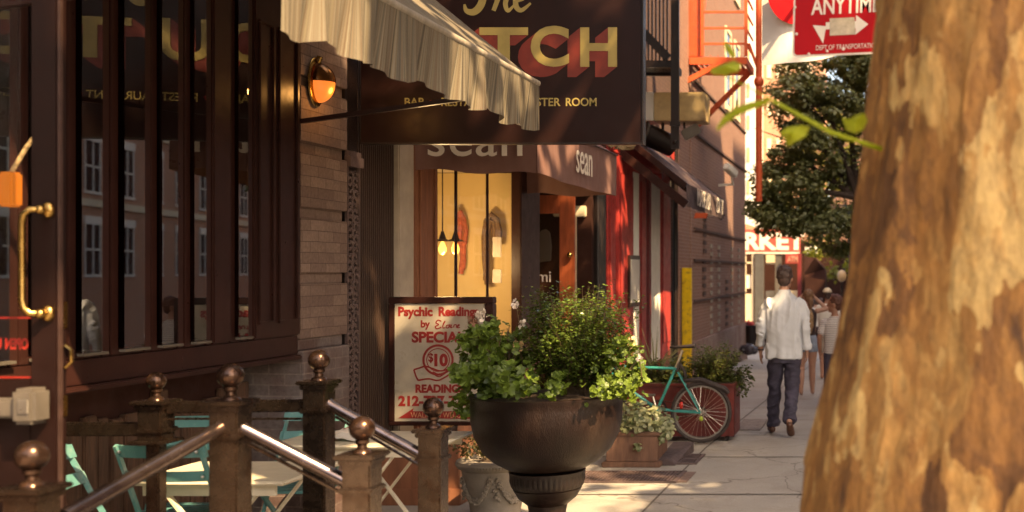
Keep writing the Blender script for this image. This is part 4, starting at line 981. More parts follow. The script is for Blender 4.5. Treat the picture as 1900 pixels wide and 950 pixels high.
bd.box(10.9, 10.995, 4.6, 90, 4.05, 4.3); bd.box(10.9, 10.995, 4.6, 90, 7.1, 7.3)
w.build('window_trim', MAT['white'], op); bd.build('stone_band', MAT['cream'], op); g_.build('window_glass', MAT['interior'], op)
bh = thing('added_rear_block', 'brown brick block added behind the viewpoint to darken the entrance door reflection', 'building', (-8, -34, 0))  # out-of-view block added in place of open sky, darkens reflections
MB().box(-26, 7, -44, -34, -1, 15).build('wall', MAT['brick'], bh)
w = MB()
for X in range(-24, 6, 4):
    for z0 in (2, 5.5, 9): w.box(X, X+1.4, -33.99, -33.95, z0, z0+2)
w.build('window_glass', MAT['interior'], bh)
oa = thing('dome_awning', 'dark domed awning with white lettering across the street', 'awning', (10.2, 30, 2.4))
MB().tube([(10.4,22,2.5),(10.4,36,2.5)], 1.0, 20).build('canvas', MAT['black_cloth'], oa, smooth=True)
mb = MB(); text(mb, 'BY KIM & CO', (9.385, 34, 2.3), (0,-1,0), V, (-1,0,0), 9, 0.75, 0.01, offset=0.02); mb.build('lettering', MAT['letter_white'], oa)
for Yv in (22.2, 35.8): MB().bar((10.9,Yv,2.3),(9.6,Yv,2.0),0.05,0.05).build('bracket', MAT['iron'], oa)

# ------------------------------------------------------------------ entrance door standing open at the left
MAT['door_shaded'] = M('door_shaded_paint', (0.012, 0.0045, 0.0037), 0.4, 0.2, 6, 0.08, 40, spec=0.25)  # darker copy of the brown paint, shade put into the door colour
ed = thing('entrance_door', 'open dark restaurant door with brass pull handle at the left', 'door', (-3.2, 3.72, 0))
Yd = 3.70; xe = P(105,0,Yd).x
def PD(x, y): return P(x, y, Yd)
mb = MB().box(xe-0.085, xe, Yd, Yd+0.048, 0.03, 3.3).box(-3.68, -3.60, Yd, Yd+0.048, 0.03, 3.3)
mb.box(-3.60, xe-0.085, Yd+0.001, Yd+0.047, 0.03, PD(0,705).z).box(-3.60, xe-0.085, Yd+0.001, Yd+0.047, 3.1, 3.3)
mb.build('frame', MAT['door_shaded'], ed, bevel=0.004)
MB().quad((-3.60,Yd+0.024,PD(0,705).z),(xe-0.085,Yd+0.024,PD(0,705).z),(xe-0.085,Yd+0.024,3.1),(-3.60,Yd+0.024,3.1)).build('pane', MAT['glass_shop'], ed, recalc=False)
mb = MB().box(xe+0.001, xe+0.008, Yd+0.004, Yd+0.018, 0.03, 3.3); mb.build('edge_strip', M('edge_strip', (0.045,0.024,0.02), 0.35, 0.3, 20, 0.1), ed)
mb = MB().box(xe+0.001, xe+0.006, Yd+0.019, Yd+0.044, PD(0,610).z, PD(0,560).z).box(xe+0.001, xe+0.006, Yd+0.019, Yd+0.044, PD(0,775).z, PD(0,735).z); mb.build('lock_plate', MAT['brass'], ed, bevel=0.002)
mb = MB().tube([(xe+0.006,Yd+0.03,PD(0,642).z),(xe+0.026,Yd+0.03,PD(0,650).z),(xe+0.028,Yd+0.03,PD(0,672).z),(xe+0.006,Yd+0.03,PD(0,684).z)], 0.006, 8); mb.build('edge_pull', MAT['brass'], ed, smooth=True)
hz0, hz1, hx = PD(0,578).z, PD(0,392).z, PD(62,0).x; hw = PD(92,0).x
pts = [(hw,Yd-0.005,hz1+0.004),(hw-0.008,Yd-0.03,hz1+0.004),(hx+0.022,Yd-0.045,hz1+0.004),(hx+0.006,Yd-0.05,hz1-0.012),(hx,Yd-0.05,hz1-0.04),(hx,Yd-0.05,hz0+0.04),(hx+0.006,Yd-0.05,hz0+0.012),(hx+0.022,Yd-0.045,hz0-0.004),(hw-0.008,Yd-0.03,hz0-0.006),(hw,Yd-0.005,hz0-0.006)]
mb = MB().tube(pts, 0.011, 12)
for z in (hz1+0.004, hz0-0.006): mb.ball((hw,Yd-0.008,z),(0.021,0.014,0.027),14,8); mb.ball((hw-0.008,Yd-0.03,z),(0.016,0.016,0.016),12,8)
mb.build('pull_handle', MAT['brass'], ed, smooth=True)
mb = MB().box(-3.62, PD(56,0).x, Yd-0.06, Yd-0.004, PD(0,772).z, PD(0,737).z); mb.build('panic_bar', MAT['grey_metal'], ed, bevel=0.008)
mb = MB().box(PD(55,0).x, PD(97,0).x, Yd-0.085, Yd-0.001, PD(0,782).z, PD(0,717).z); lk = mb.build('latch_box', MAT['grey_metal'], ed, bevel=0.012)
MB().box(PD(70,0).x, PD(90,0).x, Yd-0.09, Yd-0.0855, PD(0,762).z, PD(0,735).z).build('latch_plate', MAT['alloy'], lk, bevel=0.002)
mb = MB(); text(mb, 'OPEN', PD(46,649)+Vector((0,-0.0,0)), (-1,0,0), V, (0,-1,0), 0.075, 0.037, 0.002, offset=0.03); text(mb, 'U', PD(-4,649), (-1,0,0), V, (0,-1,0), 0.02, 0.037, 0.002, offset=0.03)
for y in (590, 701): mb.box(PD(-70,0).x, PD(75,0).x, Yd+0.0145, Yd+0.017, PD(0,y+1.5).z, PD(0,y-1.5).z)
mb.v = [(a, b+0.016 if b < Yd+0.01 else b, c) for a, b, c in mb.v]
mb.build('red_door_lettering', M('door_red', (0.26,0.015,0.01), 0.5, 0.1), ed)
# amber lantern and rope glimpsed through the door glass
al = thing('amber_lantern', 'small square amber lantern hanging from a rope behind the open door', 'lantern', P(10,350,4.1))
a, b = P(-6,383,4.1), P(21,318,4.1)
MB().box(a.x, b.x, 4.1, 4.16, a.z, b.z).build('body', emit('amber_lantern_lit', (1.0,0.28,0.035), 0.13), al, bevel=0.008)
mb = MB().tube([P(18,325,4.13), P(50,272,4.13), P(84,228,4.13), (P(84,0,4.13).x+0.02,4.13,3.4)], 0.008, 8); mb.build('rope', M('twisted_rope', (0.35,0.24,0.12), 0.9, 0.6, 60, 0.5), al, smooth=True)

# ------------------------------------------------------------------ railings
def newel(root, X, Y, zball, w=0.105, rb=0.046, lower=None, mat='bronze'):
    p = MB(); zt = zball - rb - 0.062
    p.box(X-w/2, X+w/2, Y-w/2, Y+w/2, 0 if lower is None else lower, zt)
    if lower is not None: p.box(X-0.03, X+0.03, Y-0.03, Y+0.03, 0, lower-0.001)
    post = p.build('post', MAT[mat], root, bevel=0.006)
    MB().box(X-w*0.72, X+w*0.72, Y-w*0.72, Y+w*0.72, zt+0.001, zt+0.018).box(X-w*0.6, X+w*0.6, Y-w*0.6, Y+w*0.6, zt-0.02, zt+0.0012).build('cap_plate', MAT[mat], post, bevel=0.005)
    p = MB().box(X-w*0.60, X+w*0.60, Y-w*0.60, Y+w*0.60, zt-0.124, zt-0.104)
    if lower is not None: MB().box(X-w*0.75, X+w*0.75, Y-w*0.75, Y+w*0.75, lower-0.002, lower+0.012).build('flange', MAT[mat], post, bevel=0.004)
    p.build('collar', MAT[mat], post, bevel=0.005)
    zc = zball
    MB().lathe([(0.034,zt+0.019),(0.030,zt+0.028),(0.018,zt+0.036),(0.017,zt+0.048),(0.024,zt+0.055),(0.024,zc-rb+0.004)], (X,Y,0), 18).ball((X,Y,zc), rb, 24, 16).build('ball_finial', MAT['ball'], post, smooth=True)
MAT['ball'] = M('worn_bronze_ball', (0.075,0.042,0.03), 0.24, 0.5, 14, 0.04, 60, metal=0.8, dirt=(0.16,0.075,0.04), dscale=16)
BX_, BY_, EX_ = P(428,0,4.2).x, 4.2, P(672,0,4.2).x
ra = thing('stair_railing', 'near bronze stair railing with tubular handrails and three ball-topped posts', 'railing', (BX_, BY_, 0), 'ball-topped railings at the restaurant terrace')
zB, zE = P(0,697,4.2).z, P(0,795,4.2).z
AXp, AYp = P(59,0,3.42).x, 3.42; zA = P(0,846,3.42).z
newel(ra, BX_, BY_, zB); newel(ra, EX_, BY_, zE); newel(ra, AXp, AYp, zA)
def P_(x,y,Y): return P(x,y,Y)
h1 = P(412,792,4.17); h0 = P(118,960,3.5)
MB().tube([h0, h1, Vector((BX_,BY_-0.04,h1.z+0.004))], 0.027, 14).build('handrail', MAT['steel'], ra, smooth=True)
g1, g2 = P(452,797,4.2), P(650,898,4.2)
MB().tube([(BX_+0.04,4.2,g1.z+0.012), g1, g2, (EX_-0.04,4.2,g2.z-0.008)], 0.026, 14).build('handrail', MAT['steel'], ra, smooth=True)
MB().bar(g1+Vector((0.02,0,-0.055)), g2+Vector((0,0,-0.05)), 0.014, 0.008).build('lower_bar', MAT['bronze'], ra)
rb_ = thing('terrace_railing', 'far bronze railing with level top bar and sloping tube behind the near posts', 'railing', (P(592,0,5).x, 5.0, 0), 'ball-topped railings at the restaurant terrace')
CX, FX_, DX = P(592,0,5).x, P(804,0,5).x, P(290,0,5).x
newel(rb_, CX, 5.0, P(0,668,5).z, 0.10, 0.045); newel(rb_, FX_, 5.0, P(0,756,5).z, 0.10, 0.045); newel(rb_, DX, 5.0, P(0,707,5).z, 0.105, 0.040, lower=P(0,820,5).z)
c1, c2 = P(614,752,5), P(783,845,5)
MB().tube([(CX+0.04,5,c1.z+0.01), c1, c2, (FX_-0.03,5,c2.z-0.01)], 0.026, 14).build('handrail', MAT['steel'], rb_, smooth=True)
MB().bar(c1+Vector((0.02,0,-0.05)), c2+Vector((0,0,-0.05)), 0.014, 0.008).build('lower_bar', MAT['bronze'], rb_)
a, b = P(318,756,5), P(570,752,5)
MB().bar((DX+0.05,5,a.z), (CX-0.05,5,b.z), 0.04, 0.052).build('level_rail', MAT['bronze'], rb_, bevel=0.006); MB().bar((DX+0.05,5,a.z-0.05),(CX-0.05,5,a.z-0.05),0.02,0.008).build('lower_bar', MAT['bronze'], rb_)
MB().bar((-4.02,5.0,P(0,796,5).z), (DX-0.05,5,P(0,796,5).z), 0.04, 0.06).build('wall_rail', MAT['bronze'], rb_, bevel=0.006)

# ------------------------------------------------------------------ folding chairs and bistro tables
def make_chair(mat):
    """folding bistro chair; sitter faces +Y, seat 0.45 m, back 0.92 m"""
    r = bpy.data.objects.new('folding_chair', None); COL.objects.link(r)
    for s in (-1, 1):
        MB().bar((s*0.19,0.40,0.0),(s*0.19,-0.045,0.93),0.013,0.022,(0,1,0)).build('side_rail', mat, r)
        MB().bar((s*0.165,-0.10,0.0),(s*0.165,0.34,0.46),0.014,0.026,(0,1,0)).build('leg', mat, r)
    for z0, z1 in ((0.872,0.93),(0.755,0.805)):
        m_ = MB(); n = 8
        for k in range(n):
            u0, u1 = -1+2*k/n, -1+2*(k+1)/n
            y0, y1 = -0.035-0.035*(1-u0*u0), -0.035-0.035*(1-u1*u1); dy = (0.93-z0)*0.4
            m_.add([(u0*0.205,y0+dy,z0),(u1*0.205,y1+dy,z0),(u1*0.205,y1+dy-0.02,z1),(u0*0.205,y0+dy-0.02,z1),(u0*0.205,y0+dy+0.014,z0),(u1*0.205,y1+dy+0.014,z0),(u1*0.205,y1+dy-0.006,z1),(u0*0.205,y0+dy-0.006,z1)],
                   [(0,1,2,3),(7,6,5,4),(3,2,6,7),(1,0,4,5)] + ([(0,3,7,4)] if k == 0 else []) + ([(1,5,6,2)] if k == n-1 else []))
        sl_ = m_.build('back_slat', mat, r)
        MB().ball((-0.175, -0.055+(0.93-z0)*0.4-0.012, (z0+z1)/2), 0.008, 8, 6).ball((0.175, -0.055+(0.93-z0)*0.4-0.012, (z0+z1)/2), 0.008, 8, 6).build('bolt', MAT['alloy'], sl_)
    m_ = MB()
    for k in range(6): m_.box(-0.2,0.2,0.0+k*0.066,0.056+k*0.066,0.452,0.470)
    m_.build('seat', mat, r, bevel=0.003)
    MB().box(-0.16,0.16,0.28,0.30,0.20,0.22).build('stretcher', mat, r)
    return r
ch0 = make_chair(MAT['teal'])
chairs = [(-3.27, 5.17, 0, 'teal folding chair with its back to the first bistro table, behind the short rail post'),
          (-3.66, 6.12, 180, 'teal folding chair on the far side of the first bistro table against the boards'),
          (-3.51, 7.05, 180, 'pale teal folding chair behind the table that holds the napkins'),
          (-3.60, 4.98, -70, 'darker teal folding chair turned sideways beside the open door'),
          ]
for i, (x, y, a, l) in enumerate(chairs):
    c = ch0 if i == 0 else copy_tree(ch0)
    c.location = (x, y, 0); c.rotation_euler.z = R(a); tag(c, l, 'chair', 'teal folding chairs on the terrace')
    if i == 2: c.scale.z = 0.90
def table(x0, x1, y0, y1, z, label):
    r = thing('bistro_table', label, 'table', ((x0+x1)/2, (y0+y1)/2, 0), 'cream bistro tables on the terrace')
    MB().box(x0, x1, y0, y1, z-0.022, z).build('tabletop', MAT['tabletop'], r, bevel=0.009, seg=3)
    MB().box(x0+0.06, x1-0.06, y0+0.04, y0+0.055, z-0.075, z-0.0225).box(x0+0.06, x1-0.06, y1-0.055, y1-0.04, z-0.075, z-0.0225).build('apron', MAT['tabletop'], r)
    for yy in (y0+0.07, y1-0.07):
        for s in (-1, 1):
            cx = (x0+x1)/2; MB().bar((cx - s*0.30, yy + s*0.011, 0.0),(cx + s*0.24, yy + s*0.011, z-0.03),0.012,0.03,(0,1,0)).build('leg', MAT['tabletop'], r)
    MB().bar(((x0+x1)/2-0.2,y0+0.1,0.28),((x0+x1)/2-0.2,y1-0.1,0.28),0.014,0.02).build('stretcher', MAT['tabletop'], r)
table(-3.55, -2.80, 5.32, 5.90, 0.73, 'cream bistro table nearest the railing with sunlight across its top')
table(-3.48, -2.50, 6.40, 6.98, 0.735, 'cream bistro table with crossed legs holding folded napkins')
nk = thing('folded_napkins', 'white napkins with red stripes folded on the bistro table', 'napkins', P(640,806,6.7))
c = Vector((P(642,0,6.62).x, 6.62, 0.737))
def napkin(dx, dy, dz, w, d, name, mat):
    n = 10; vs_ = []
    for i in range(n+1):
        for j in range(n+1):
            u, v = i/n-0.5, j/n-0.5; z = 0.045*max(0, 1-4*u*u)*(1-2*abs(v)*0.5) + 0.004*math.sin(i*2.1+j)
            vs_.append(c + Vector((dx+u*w, dy+v*d, dz+z)))
    MB().add(vs_, [(i*(n+1)+j,(i+1)*(n+1)+j,(i+1)*(n+1)+j+1,i*(n+1)+j+1) for i in range(n) for j in range(n)]).build(name, mat, nk, smooth=True)
napkin(0.0, -0.04, 0.0, 0.2, 0.14, 'napkin', MAT['tee']); napkin(-0.02, 0.06, 0.012, 0.22, 0.14, 'napkin', MAT['traffic_white'])
mb = MB()
for k in range(3): mb.bar(c+Vector((-0.02+k*0.03,0.02,0.058)), c+Vector((-0.03+k*0.03,0.11,0.058)), 0.006, 0.003)
mb.build('red_stripe', MAT['letter_red'], nk)

# ------------------------------------------------------------------ big iron urn and its plants
UY = 6.9; su = F/UY; uc = P(1016,0,UY); rimz = P(0,732,UY).z
def uz(y): return P(0,y,UY).z
MAT['urn'] = M('urn_iron', (0.010, 0.0045, 0.0035), 0.36, 0.35, 8, 0.7, 150, stretch=(1,1,0.35), dirt=(0.024,0.013,0.009), dscale=5, spec=0.32)
ur = thing('planter_urn', 'big black iron urn on a fluted foot overflowing with shrubs', 'urn', (uc.x, UY, 0))
r_ = lambda px: px/su
prof = [(r_(95),0.0),(r_(95),0.05),(r_(86),0.06),(r_(62),0.10),(r_(38),0.16),(r_(33),uz(950)),(r_(36),uz(935)),(r_(52),uz(922)),(r_(62),uz(905))]
MB().lathe(prof, (uc.x,UY,0), 40).build('pedestal', MAT['urn'], ur, smooth=True)
def flute(j, an, z): return 1 + (0.028*abs(math.sin(an*22)) if 1 <= j <= 3 else 0)
MB().lathe([(r_(60),uz(905)),(r_(63),uz(900)),(r_(66),uz(890)),(r_(66),uz(880)),(r_(68),uz(877)),(r_(69),uz(872)),(r_(50),uz(868))], (uc.x,UY,0), 132, flute).build('fluted_collar', MAT['iron'], ur, smooth=True)
prof = [(r_(48),uz(869)),(r_(72),uz(866)),(r_(96),uz(852)),(r_(116),uz(832)),(r_(129),uz(806)),(r_(135),uz(778)),(r_(136),uz(752)),(r_(135),uz(738)),(r_(137),uz(735)),(r_(137),uz(731)),(r_(131),uz(730)),(r_(128),uz(737))]
MB().lathe(prof, (uc.x,UY,0), 64).build('bowl', MAT['urn'], ur, smooth=True)
MB().lathe([(r_(128),uz(738)),(r_(70),uz(729)),(r_(5),uz(726))], (uc.x,UY,0), 32).build('soil', MAT['soil'], ur, smooth=True)
# boxwood: sprigs that fan out of the soil, leaves along each
def sprigs(root_c, tips, nleaf, size, mat, name, parent, start=0.25, lift=0.25, spread=0.02, stem_r=0.0025, stems=True, rounded=False):
    sm_ = MB(); Pn, Nn, An, Sz = [], [], [], []
    for tp in tips:
        b0 = Vector(root_c) + Vector((random.uniform(-.1,.1), random.uniform(-.1,.1), 0)); tp = Vector(tp); L = (tp-b0).length
        mid = b0.lerp(tp, 0.5) + Vector((random.uniform(-1,1), random.uniform(-1,1), 0.6))*L*lift*0.3
        cur = [b0*(1-q)**2 + mid*2*q*(1-q) + tp*q*q for q in np.linspace(0,1,6)]
        if stems: sm_.tube(cur, [stem_r*(1-0.12*k) for k in range(6)], 4, cap=False)
        for k in range(nleaf):
            q = start + (1-start)*(k+random.random())/nleaf
            p = b0*(1-q)**2 + mid*2*q*(1-q) + tp*q*q; tg = ((mid-b0)*(1-q) + (tp-mid)*q).normalized()
            sd = Vector((random.gauss(0,1), random.gauss(0,1), random.gauss(0,1))); sd = (sd - tg*sd.dot(tg)).normalized()
            Pn.append(p + sd*random.random()*spread); An.append(sd*0.8 + tg*0.7); Nn.append(Vector((random.gauss(0,.5), random.gauss(0,.5), 1)) + tg*0.4); Sz.append(size*random.uniform(0.6,1.25))
    if stems: sm_.build(name + '_stems', MAT['stem'], parent, recalc=False)
    return leaves(name, mat, parent, np.array([tuple(p) for p in Pn]), np.array([tuple(p) for p in Nn]), np.array(Sz), along=np.array([tuple(p) for p in An]), rounded=rounded)
bx = thing('boxwood_shrub', 'dense small-leaved boxwood shrub in the middle of the black urn', 'shrub', (uc.x, UY, rimz))
tips = []
for k in range(430):
    an = random.uniform(0, 2*math.pi); el = random.uniform(0.0, 1.0); q = random.random()**0.35
    # outline in photo pixels around (1072,650): wide dome, ragged top at 520-560
    hx, hz = 118, 128
    x = 1066 + hx*q*math.cos(an)*math.sqrt(max(0,1-(el*0.75)**2)); yv = 700 - (40 + hz*el*random.uniform(0.75,1.06) + (30 if random.random() < 0.06 else 0))*1.0
    tips.append((P(x,0,UY).x, UY + 0.34*q*math.sin(an)*math.sqrt(max(0,1-(el*0.75)**2)), uz(yv)))
for x, y in ((968,545),(975,528),(1033,519),(1050,522),(1088,530),(1128,536),(1160,540),(1190,545),(1193,560),(952,560),(1000,535),(1110,527)):
    tips.append((P(x,0,UY).x, UY + random.uniform(-.1,.1), uz(y)))
sprigs((P(1068,0,UY).x, UY, rimz-0.02), tips, 46, 0.025, MAT['lf_box'], 'foliage', bx, start=0.25, spread=0.035, stem_r=0.0016)
gl = thing('leafy_geranium', 'broad-leaved green geranium spilling over the left rim of the urn', 'plant', (P(920,0,UY).x, UY, rimz))
def gercloud(cx, cy, rx, ry, rz_, n, size, Yc=UY-0.06):
    c = P(cx,cy,Yc); p_, d = cloud(c, (rx/su, 0.18, ry/su), n, 0.07, max(12, n//14), shell=0.45)
    nn = np.array([0.1, -0.45, 0.75]) + RNG.normal(size=(n,3))*0.6 + d*0.3
    return p_, nn, RNG.uniform(size*0.6, size*1.2, n)
A = [gercloud(908,668,50,66,0,430,0.062), gercloud(896,705,52,34,0,190,0.08, UY-0.16), gercloud(965,706,42,26,0,90,0.085, UY-0.2), gercloud(905,628,36,32,0,90,0.06), gercloud(868,735,24,40,0,70,0.055, UY-0.05), gercloud(955,655,30,40,0,110,0.055, UY-0.1), gercloud(1010,718,40,14,0,60,0.05, UY-0.26)]
leaves('foliage', MAT['lf_ger'], gl, np.vstack([a[0] for a in A]), np.vstack([a[1] for a in A]), np.concatenate([a[2] for a in A]), rounded=True)
mb = MB()
for k in range(40): 
    b0 = P(930+random.uniform(-30,30),735,UY-0.1); tp = P(random.uniform(862,985), random.uniform(600,720), UY-random.uniform(0,.2)); mb.tube([b0, b0.lerp(tp,.5)+Vector((0,-0.02,0.03)), tp], 0.003, 4, cap=False)
mb.build('stems', MAT['stem'], gl, recalc=False)
gr = thing('trailing_geranium', 'bright green geranium trailing over the right rim of the urn', 'plant', (P(1150,0,UY).x, UY, rimz))
A = [gercloud(1152,685,28,50,0,260,0.05, UY-0.12), gercloud(1170,705,20,28,0,100,0.052, UY), gercloud(1120,716,26,18,0,60,0.05, UY-0.24)]
leaves('foliage', MAT['lf_ger'], gr, np.vstack([a[0] for a in A]), np.vstack([a[1] for a in A]), np.concatenate([a[2] for a in A]), rounded=True)
mb = MB()
for k in range(12): mb.tube([P(1125,735,UY-0.1), P(1140+random.uniform(-10,20),700,UY-0.15), P(random.uniform(1130,1185), random.uniform(660,725), UY-0.12)], 0.003, 4, cap=False)
mb.build('stems', MAT['stem'], gr, recalc=False)
def flower(px, py, label, mats, parent_Y=UY-0.15, n=26, r=0.035):
    c = P(px,py,parent_Y); t_ = thing('flower_head', label, 'flower', c, 'flower heads above the urn')
    p_ = np.array(c) + RNG.normal(size=(n,3))*r*0.5; leaves('petals', mats, t_, p_, RNG.normal(size=(n,3))+np.array([0,-0.8,0.4]), RNG.uniform(0.016,0.030,n), rounded=True)
    MB().tube([c, c+Vector((0.01,0.03,-0.12))], 0.0025, 5).build('stalk', MAT['stem'], t_)
flower(895,583,'white flower head topmost on the left of the urn', MAT['petal'], n=16)
flower(876,597,'dry brown flower head beside the white one over the signboard', MAT['petal_dry'])
flower(958,567,'small white flower at the upper left edge of the boxwood', MAT['petal'], n=14, r=0.02)
flower(968,600,'lower white flower at the left edge of the boxwood', MAT['petal'], n=12, r=0.02)
flower(964,641,'peach flower head low between geranium and boxwood', MAT['petal_peach'])
flower(1166,634,'peach flower head at the right edge of the boxwood', MAT['petal_peach'], n=34, r=0.045)
flower(1186,664,'tiny pale flower near the bicycle top tube', MAT['petal'], n=8, r=0.014)

# stone pot behind
sc_ = F/7.9; pc = P(920,0,7.9)
sp_ = thing('stone_pot', 'grey cast stone pot with garland relief behind the urn', 'pot', (pc.x, 7.9, 0))
def sz_(y): return max(0.0, P(0,y,7.9).z)
q_ = lambda px: px/sc_
MB().lathe([(q_(42),0.0),(q_(44),0.04),(q_(46),sz_(938)),(q_(47),sz_(930)),(q_(49),sz_(926)),(q_(54),sz_(905)),(q_(58),sz_(880)),(q_(60),sz_(872)),(q_(60),sz_(868))], (pc.x,7.9,0), 48).build('body', MAT['stone'], sp_, smooth=True)
MB().lathe([(q_(61),sz_(868)),(q_(66),sz_(864)),(q_(70),sz_(857)),(q_(69),sz_(851)),(q_(62),sz_(849)),(q_(56),sz_(853))], (pc.x,7.9,0), 160, lambda j, an, z: 1+0.02*abs(math.sin(an*40)) if 1<=j<=2 else 1).build('gadrooned_rim', MAT['stone'], sp_, smooth=True)
mb = MB()
for base in (-2.6, -1.2, 0.2):
    for k in range(34):
        u = k/33; an = base + u*1.2; z = sz_(880) - 0.16*(1-(2*u-1)**2) ; rr = q_(58) - (sz_(880)-z)*0.16
        for j in range(3): mb.ball((pc.x+(rr+0.008)*math.cos(an+random.uniform(-.03,.03)), 7.9+(rr+0.008)*math.sin(an), z+random.uniform(-.018,.018)), random.uniform(0.009,0.016), 7, 5)
    for j in range(14): an = base+random.uniform(-.1,.1); mb.ball((pc.x+(q_(57))*math.cos(an), 7.9+q_(57)*math.sin(an), sz_(885)-random.uniform(-.02,.13)), random.uniform(.009,.015), 7, 5)
mb.build('garland_relief', MAT['stone'], sp_, smooth=True)
MB().lathe([(q_(56),sz_(854)),(0.01,sz_(852))], (pc.x,7.9,0), 24).build('soil', MAT['soil'], sp_)
fp = thing('bushy_pot_plant', 'dark small-leaved plant growing in the grey stone pot', 'plant', (pc.x, 7.9, sz_(852)))
p_, d = cloud(P(885,822,7.9), (0.20,0.18,0.09), 420, 0.05, 26); leaves('foliage', leaf_mat('dark_pot_leaves',(0.03,0.035,0.012),(0.14,0.10,0.04),0.25), fp, p_, d+np.array([0,-.2,.5]), RNG.uniform(.018,.034,420))
mb = MB()
for k in range(14): tp = P(885+random.uniform(-40,40), 822+random.uniform(-15,10), 7.9); mb.tube([(pc.x-0.05,7.9,sz_(854)), tp], 0.003, 4)
mb.build('stems', MAT['stem'], fp, recalc=False)

# wooden planter with ivy
wy = 9.9
a, b = P(1117,868,wy), P(1225,803,wy)
wb = thing('wooden_planter', 'square dark wood planter with a moulded base on the pavement', 'planter', ((a.x+b.x)/2, wy+0.25, 0))
mb = MB().box(a.x+0.03, b.x-0.03, wy+0.02, wy+0.5, 0.05, b.z-0.03); mb.build('body', MAT['boxwood'], wb, bevel=0.006)
MB().box(a.x-0.005, b.x, wy, wy+0.52, 0.0, 0.049).box(a.x, b.x-0.005, wy+0.005, wy+0.515, b.z-0.029, b.z).build('moulding', MAT['boxwood'], wb, bevel=0.008)
iv = thing('variegated_ivy', 'pale variegated ivy overflowing the wooden planter', 'plant', ((a.x+b.x)/2, wy+0.25, b.z))
p1, d1 = cloud((P(1185,0,wy+.2).x, wy+0.24, P(0,787,wy).z), (0.30,0.26,0.13), 800, 0.07, 50)
p2, d2 = cloud((P(1228,0,wy+.2).x, wy+0.2, P(0,805,wy).z), (0.09,0.15,0.12), 160, 0.05, 16)
p3, d3 = cloud(P(1183,828,wy-0.01), (0.015,0.01,0.05), 14, 0.02, 6)
leaves('foliage', MAT['lf_ivy'], iv, np.vstack([p1,p2,p3]), np.vstack([d1,d2,d3])*0.5+np.array([0,-.5,.6]), RNG.uniform(.03,.055,974), aspect=0.8)
mb = MB()
for k in range(20): mb.tube([(P(1185,0,wy).x+random.uniform(-.15,.15),wy+0.25,b.z-0.02), P(1185+random.uniform(-40,45),785+random.uniform(-15,15),wy+random.uniform(0.02,.4))], 0.003, 4)
mb.build('stems', MAT['stem'], iv, recalc=False)
a, b = P(1222,866,10.05), P(1262,830,10.6)
mb = MB().add([(a.x,10.0,0.002),(a.x+0.16,10.0,0.002),(a.x+0.2,10.75,0.002),(a.x,10.75,0.002),(a.x,10.0,0.06),(a.x+0.10,10.0,0.06),(a.x+0.2,10.75,0.10),(a.x,10.75,0.10)], [(0,3,2,1),(4,5,6,7),(0,1,5,4),(1,2,6,5),(2,3,7,6),(3,0,4,7)])
tag(mb.build('rubber_ramp', M('ramp_rubber', (0.075,0.05,0.05), 0.8, 0.25, 10, 0.4), bevel=0.006), 'low dark wedge ramp lying beside the wooden planter', 'ramp')

# pavement grates
def grate(x0, x1, y0, y1, Y_, label, n):
    # photo rectangle on the pavement between depths
    Ya, Yb = Y_; A0, B0 = (x0-XV)/F*Ya, (x1-XV)/F*Ya
    r = thing('pavement_grate', label, 'grate', (A0, Ya, 0.0), 'iron grates in the pavement')
    MB().box(A0, B0, Ya, Ya+0.03, 0.001, 0.014).box(A0, B0, Yb-0.03, Yb, 0.001, 0.014).box(A0, A0+0.03, Ya+0.031, Yb-0.031, 0.001, 0.014).box(B0-0.03, B0, Ya+0.031, Yb-0.031, 0.001, 0.014).box(A0+0.031, B0-0.031, (Ya+Yb)/2-0.02, (Ya+Yb)/2+0.02, 0.001, 0.013).build('frame', MAT['grate'], r)
    MB().box(A0+0.031, B0-0.031, Ya+0.031, Yb-0.031, 0.0005, 0.003).build('pit', MAT['soil'], r)
    mb = MB(); st = (B0-A0-0.08)/n
    for k in range(n): mb.box(A0+0.04+k*st, A0+0.04+k*st+st*0.55, Ya+0.031, (Ya+Yb)/2-0.021, 0.004, 0.0125).box(A0+0.04+k*st, A0+0.04+k*st+st*0.55, (Ya+Yb)/2+0.021, Yb-0.031, 0.004, 0.0125)
    mb.build('bars', MAT['grate'], r)
grate(1040, 1255, 0, 0, (9.18, 9.68), 'long slotted iron grate across the pavement beyond the urn', 30)
grate(1255, 1292, 0, 0, (10.05, 10.58), 'short slotted iron grate right of the rubber ramp', 7)
MB_ = MB().box(P(1247,0,9.2).x, P(1274,0,9.2).x, 9.2, 9.66, 0.001, 0.008); tag(MB_.build('cover_plate', M('rust_plate',(0.17,0.11,0.09),0.8,0.3,14,0.2)), 'flat rusty cover plate at the end of the long grate', 'cover plate')
MB_ = MB().box(P(1362,0,12.6).x, P(1410,0,12.6).x, 12.6, 13.5, gz(13)+0.004, gz(12.6)+0.012); tag(MB_.build('cellar_hatch', M('hatch_steel',(0.20,0.16,0.14),0.7,0.3,14,0.2)), 'worn steel hatch plate beside the red planter', 'hatch')

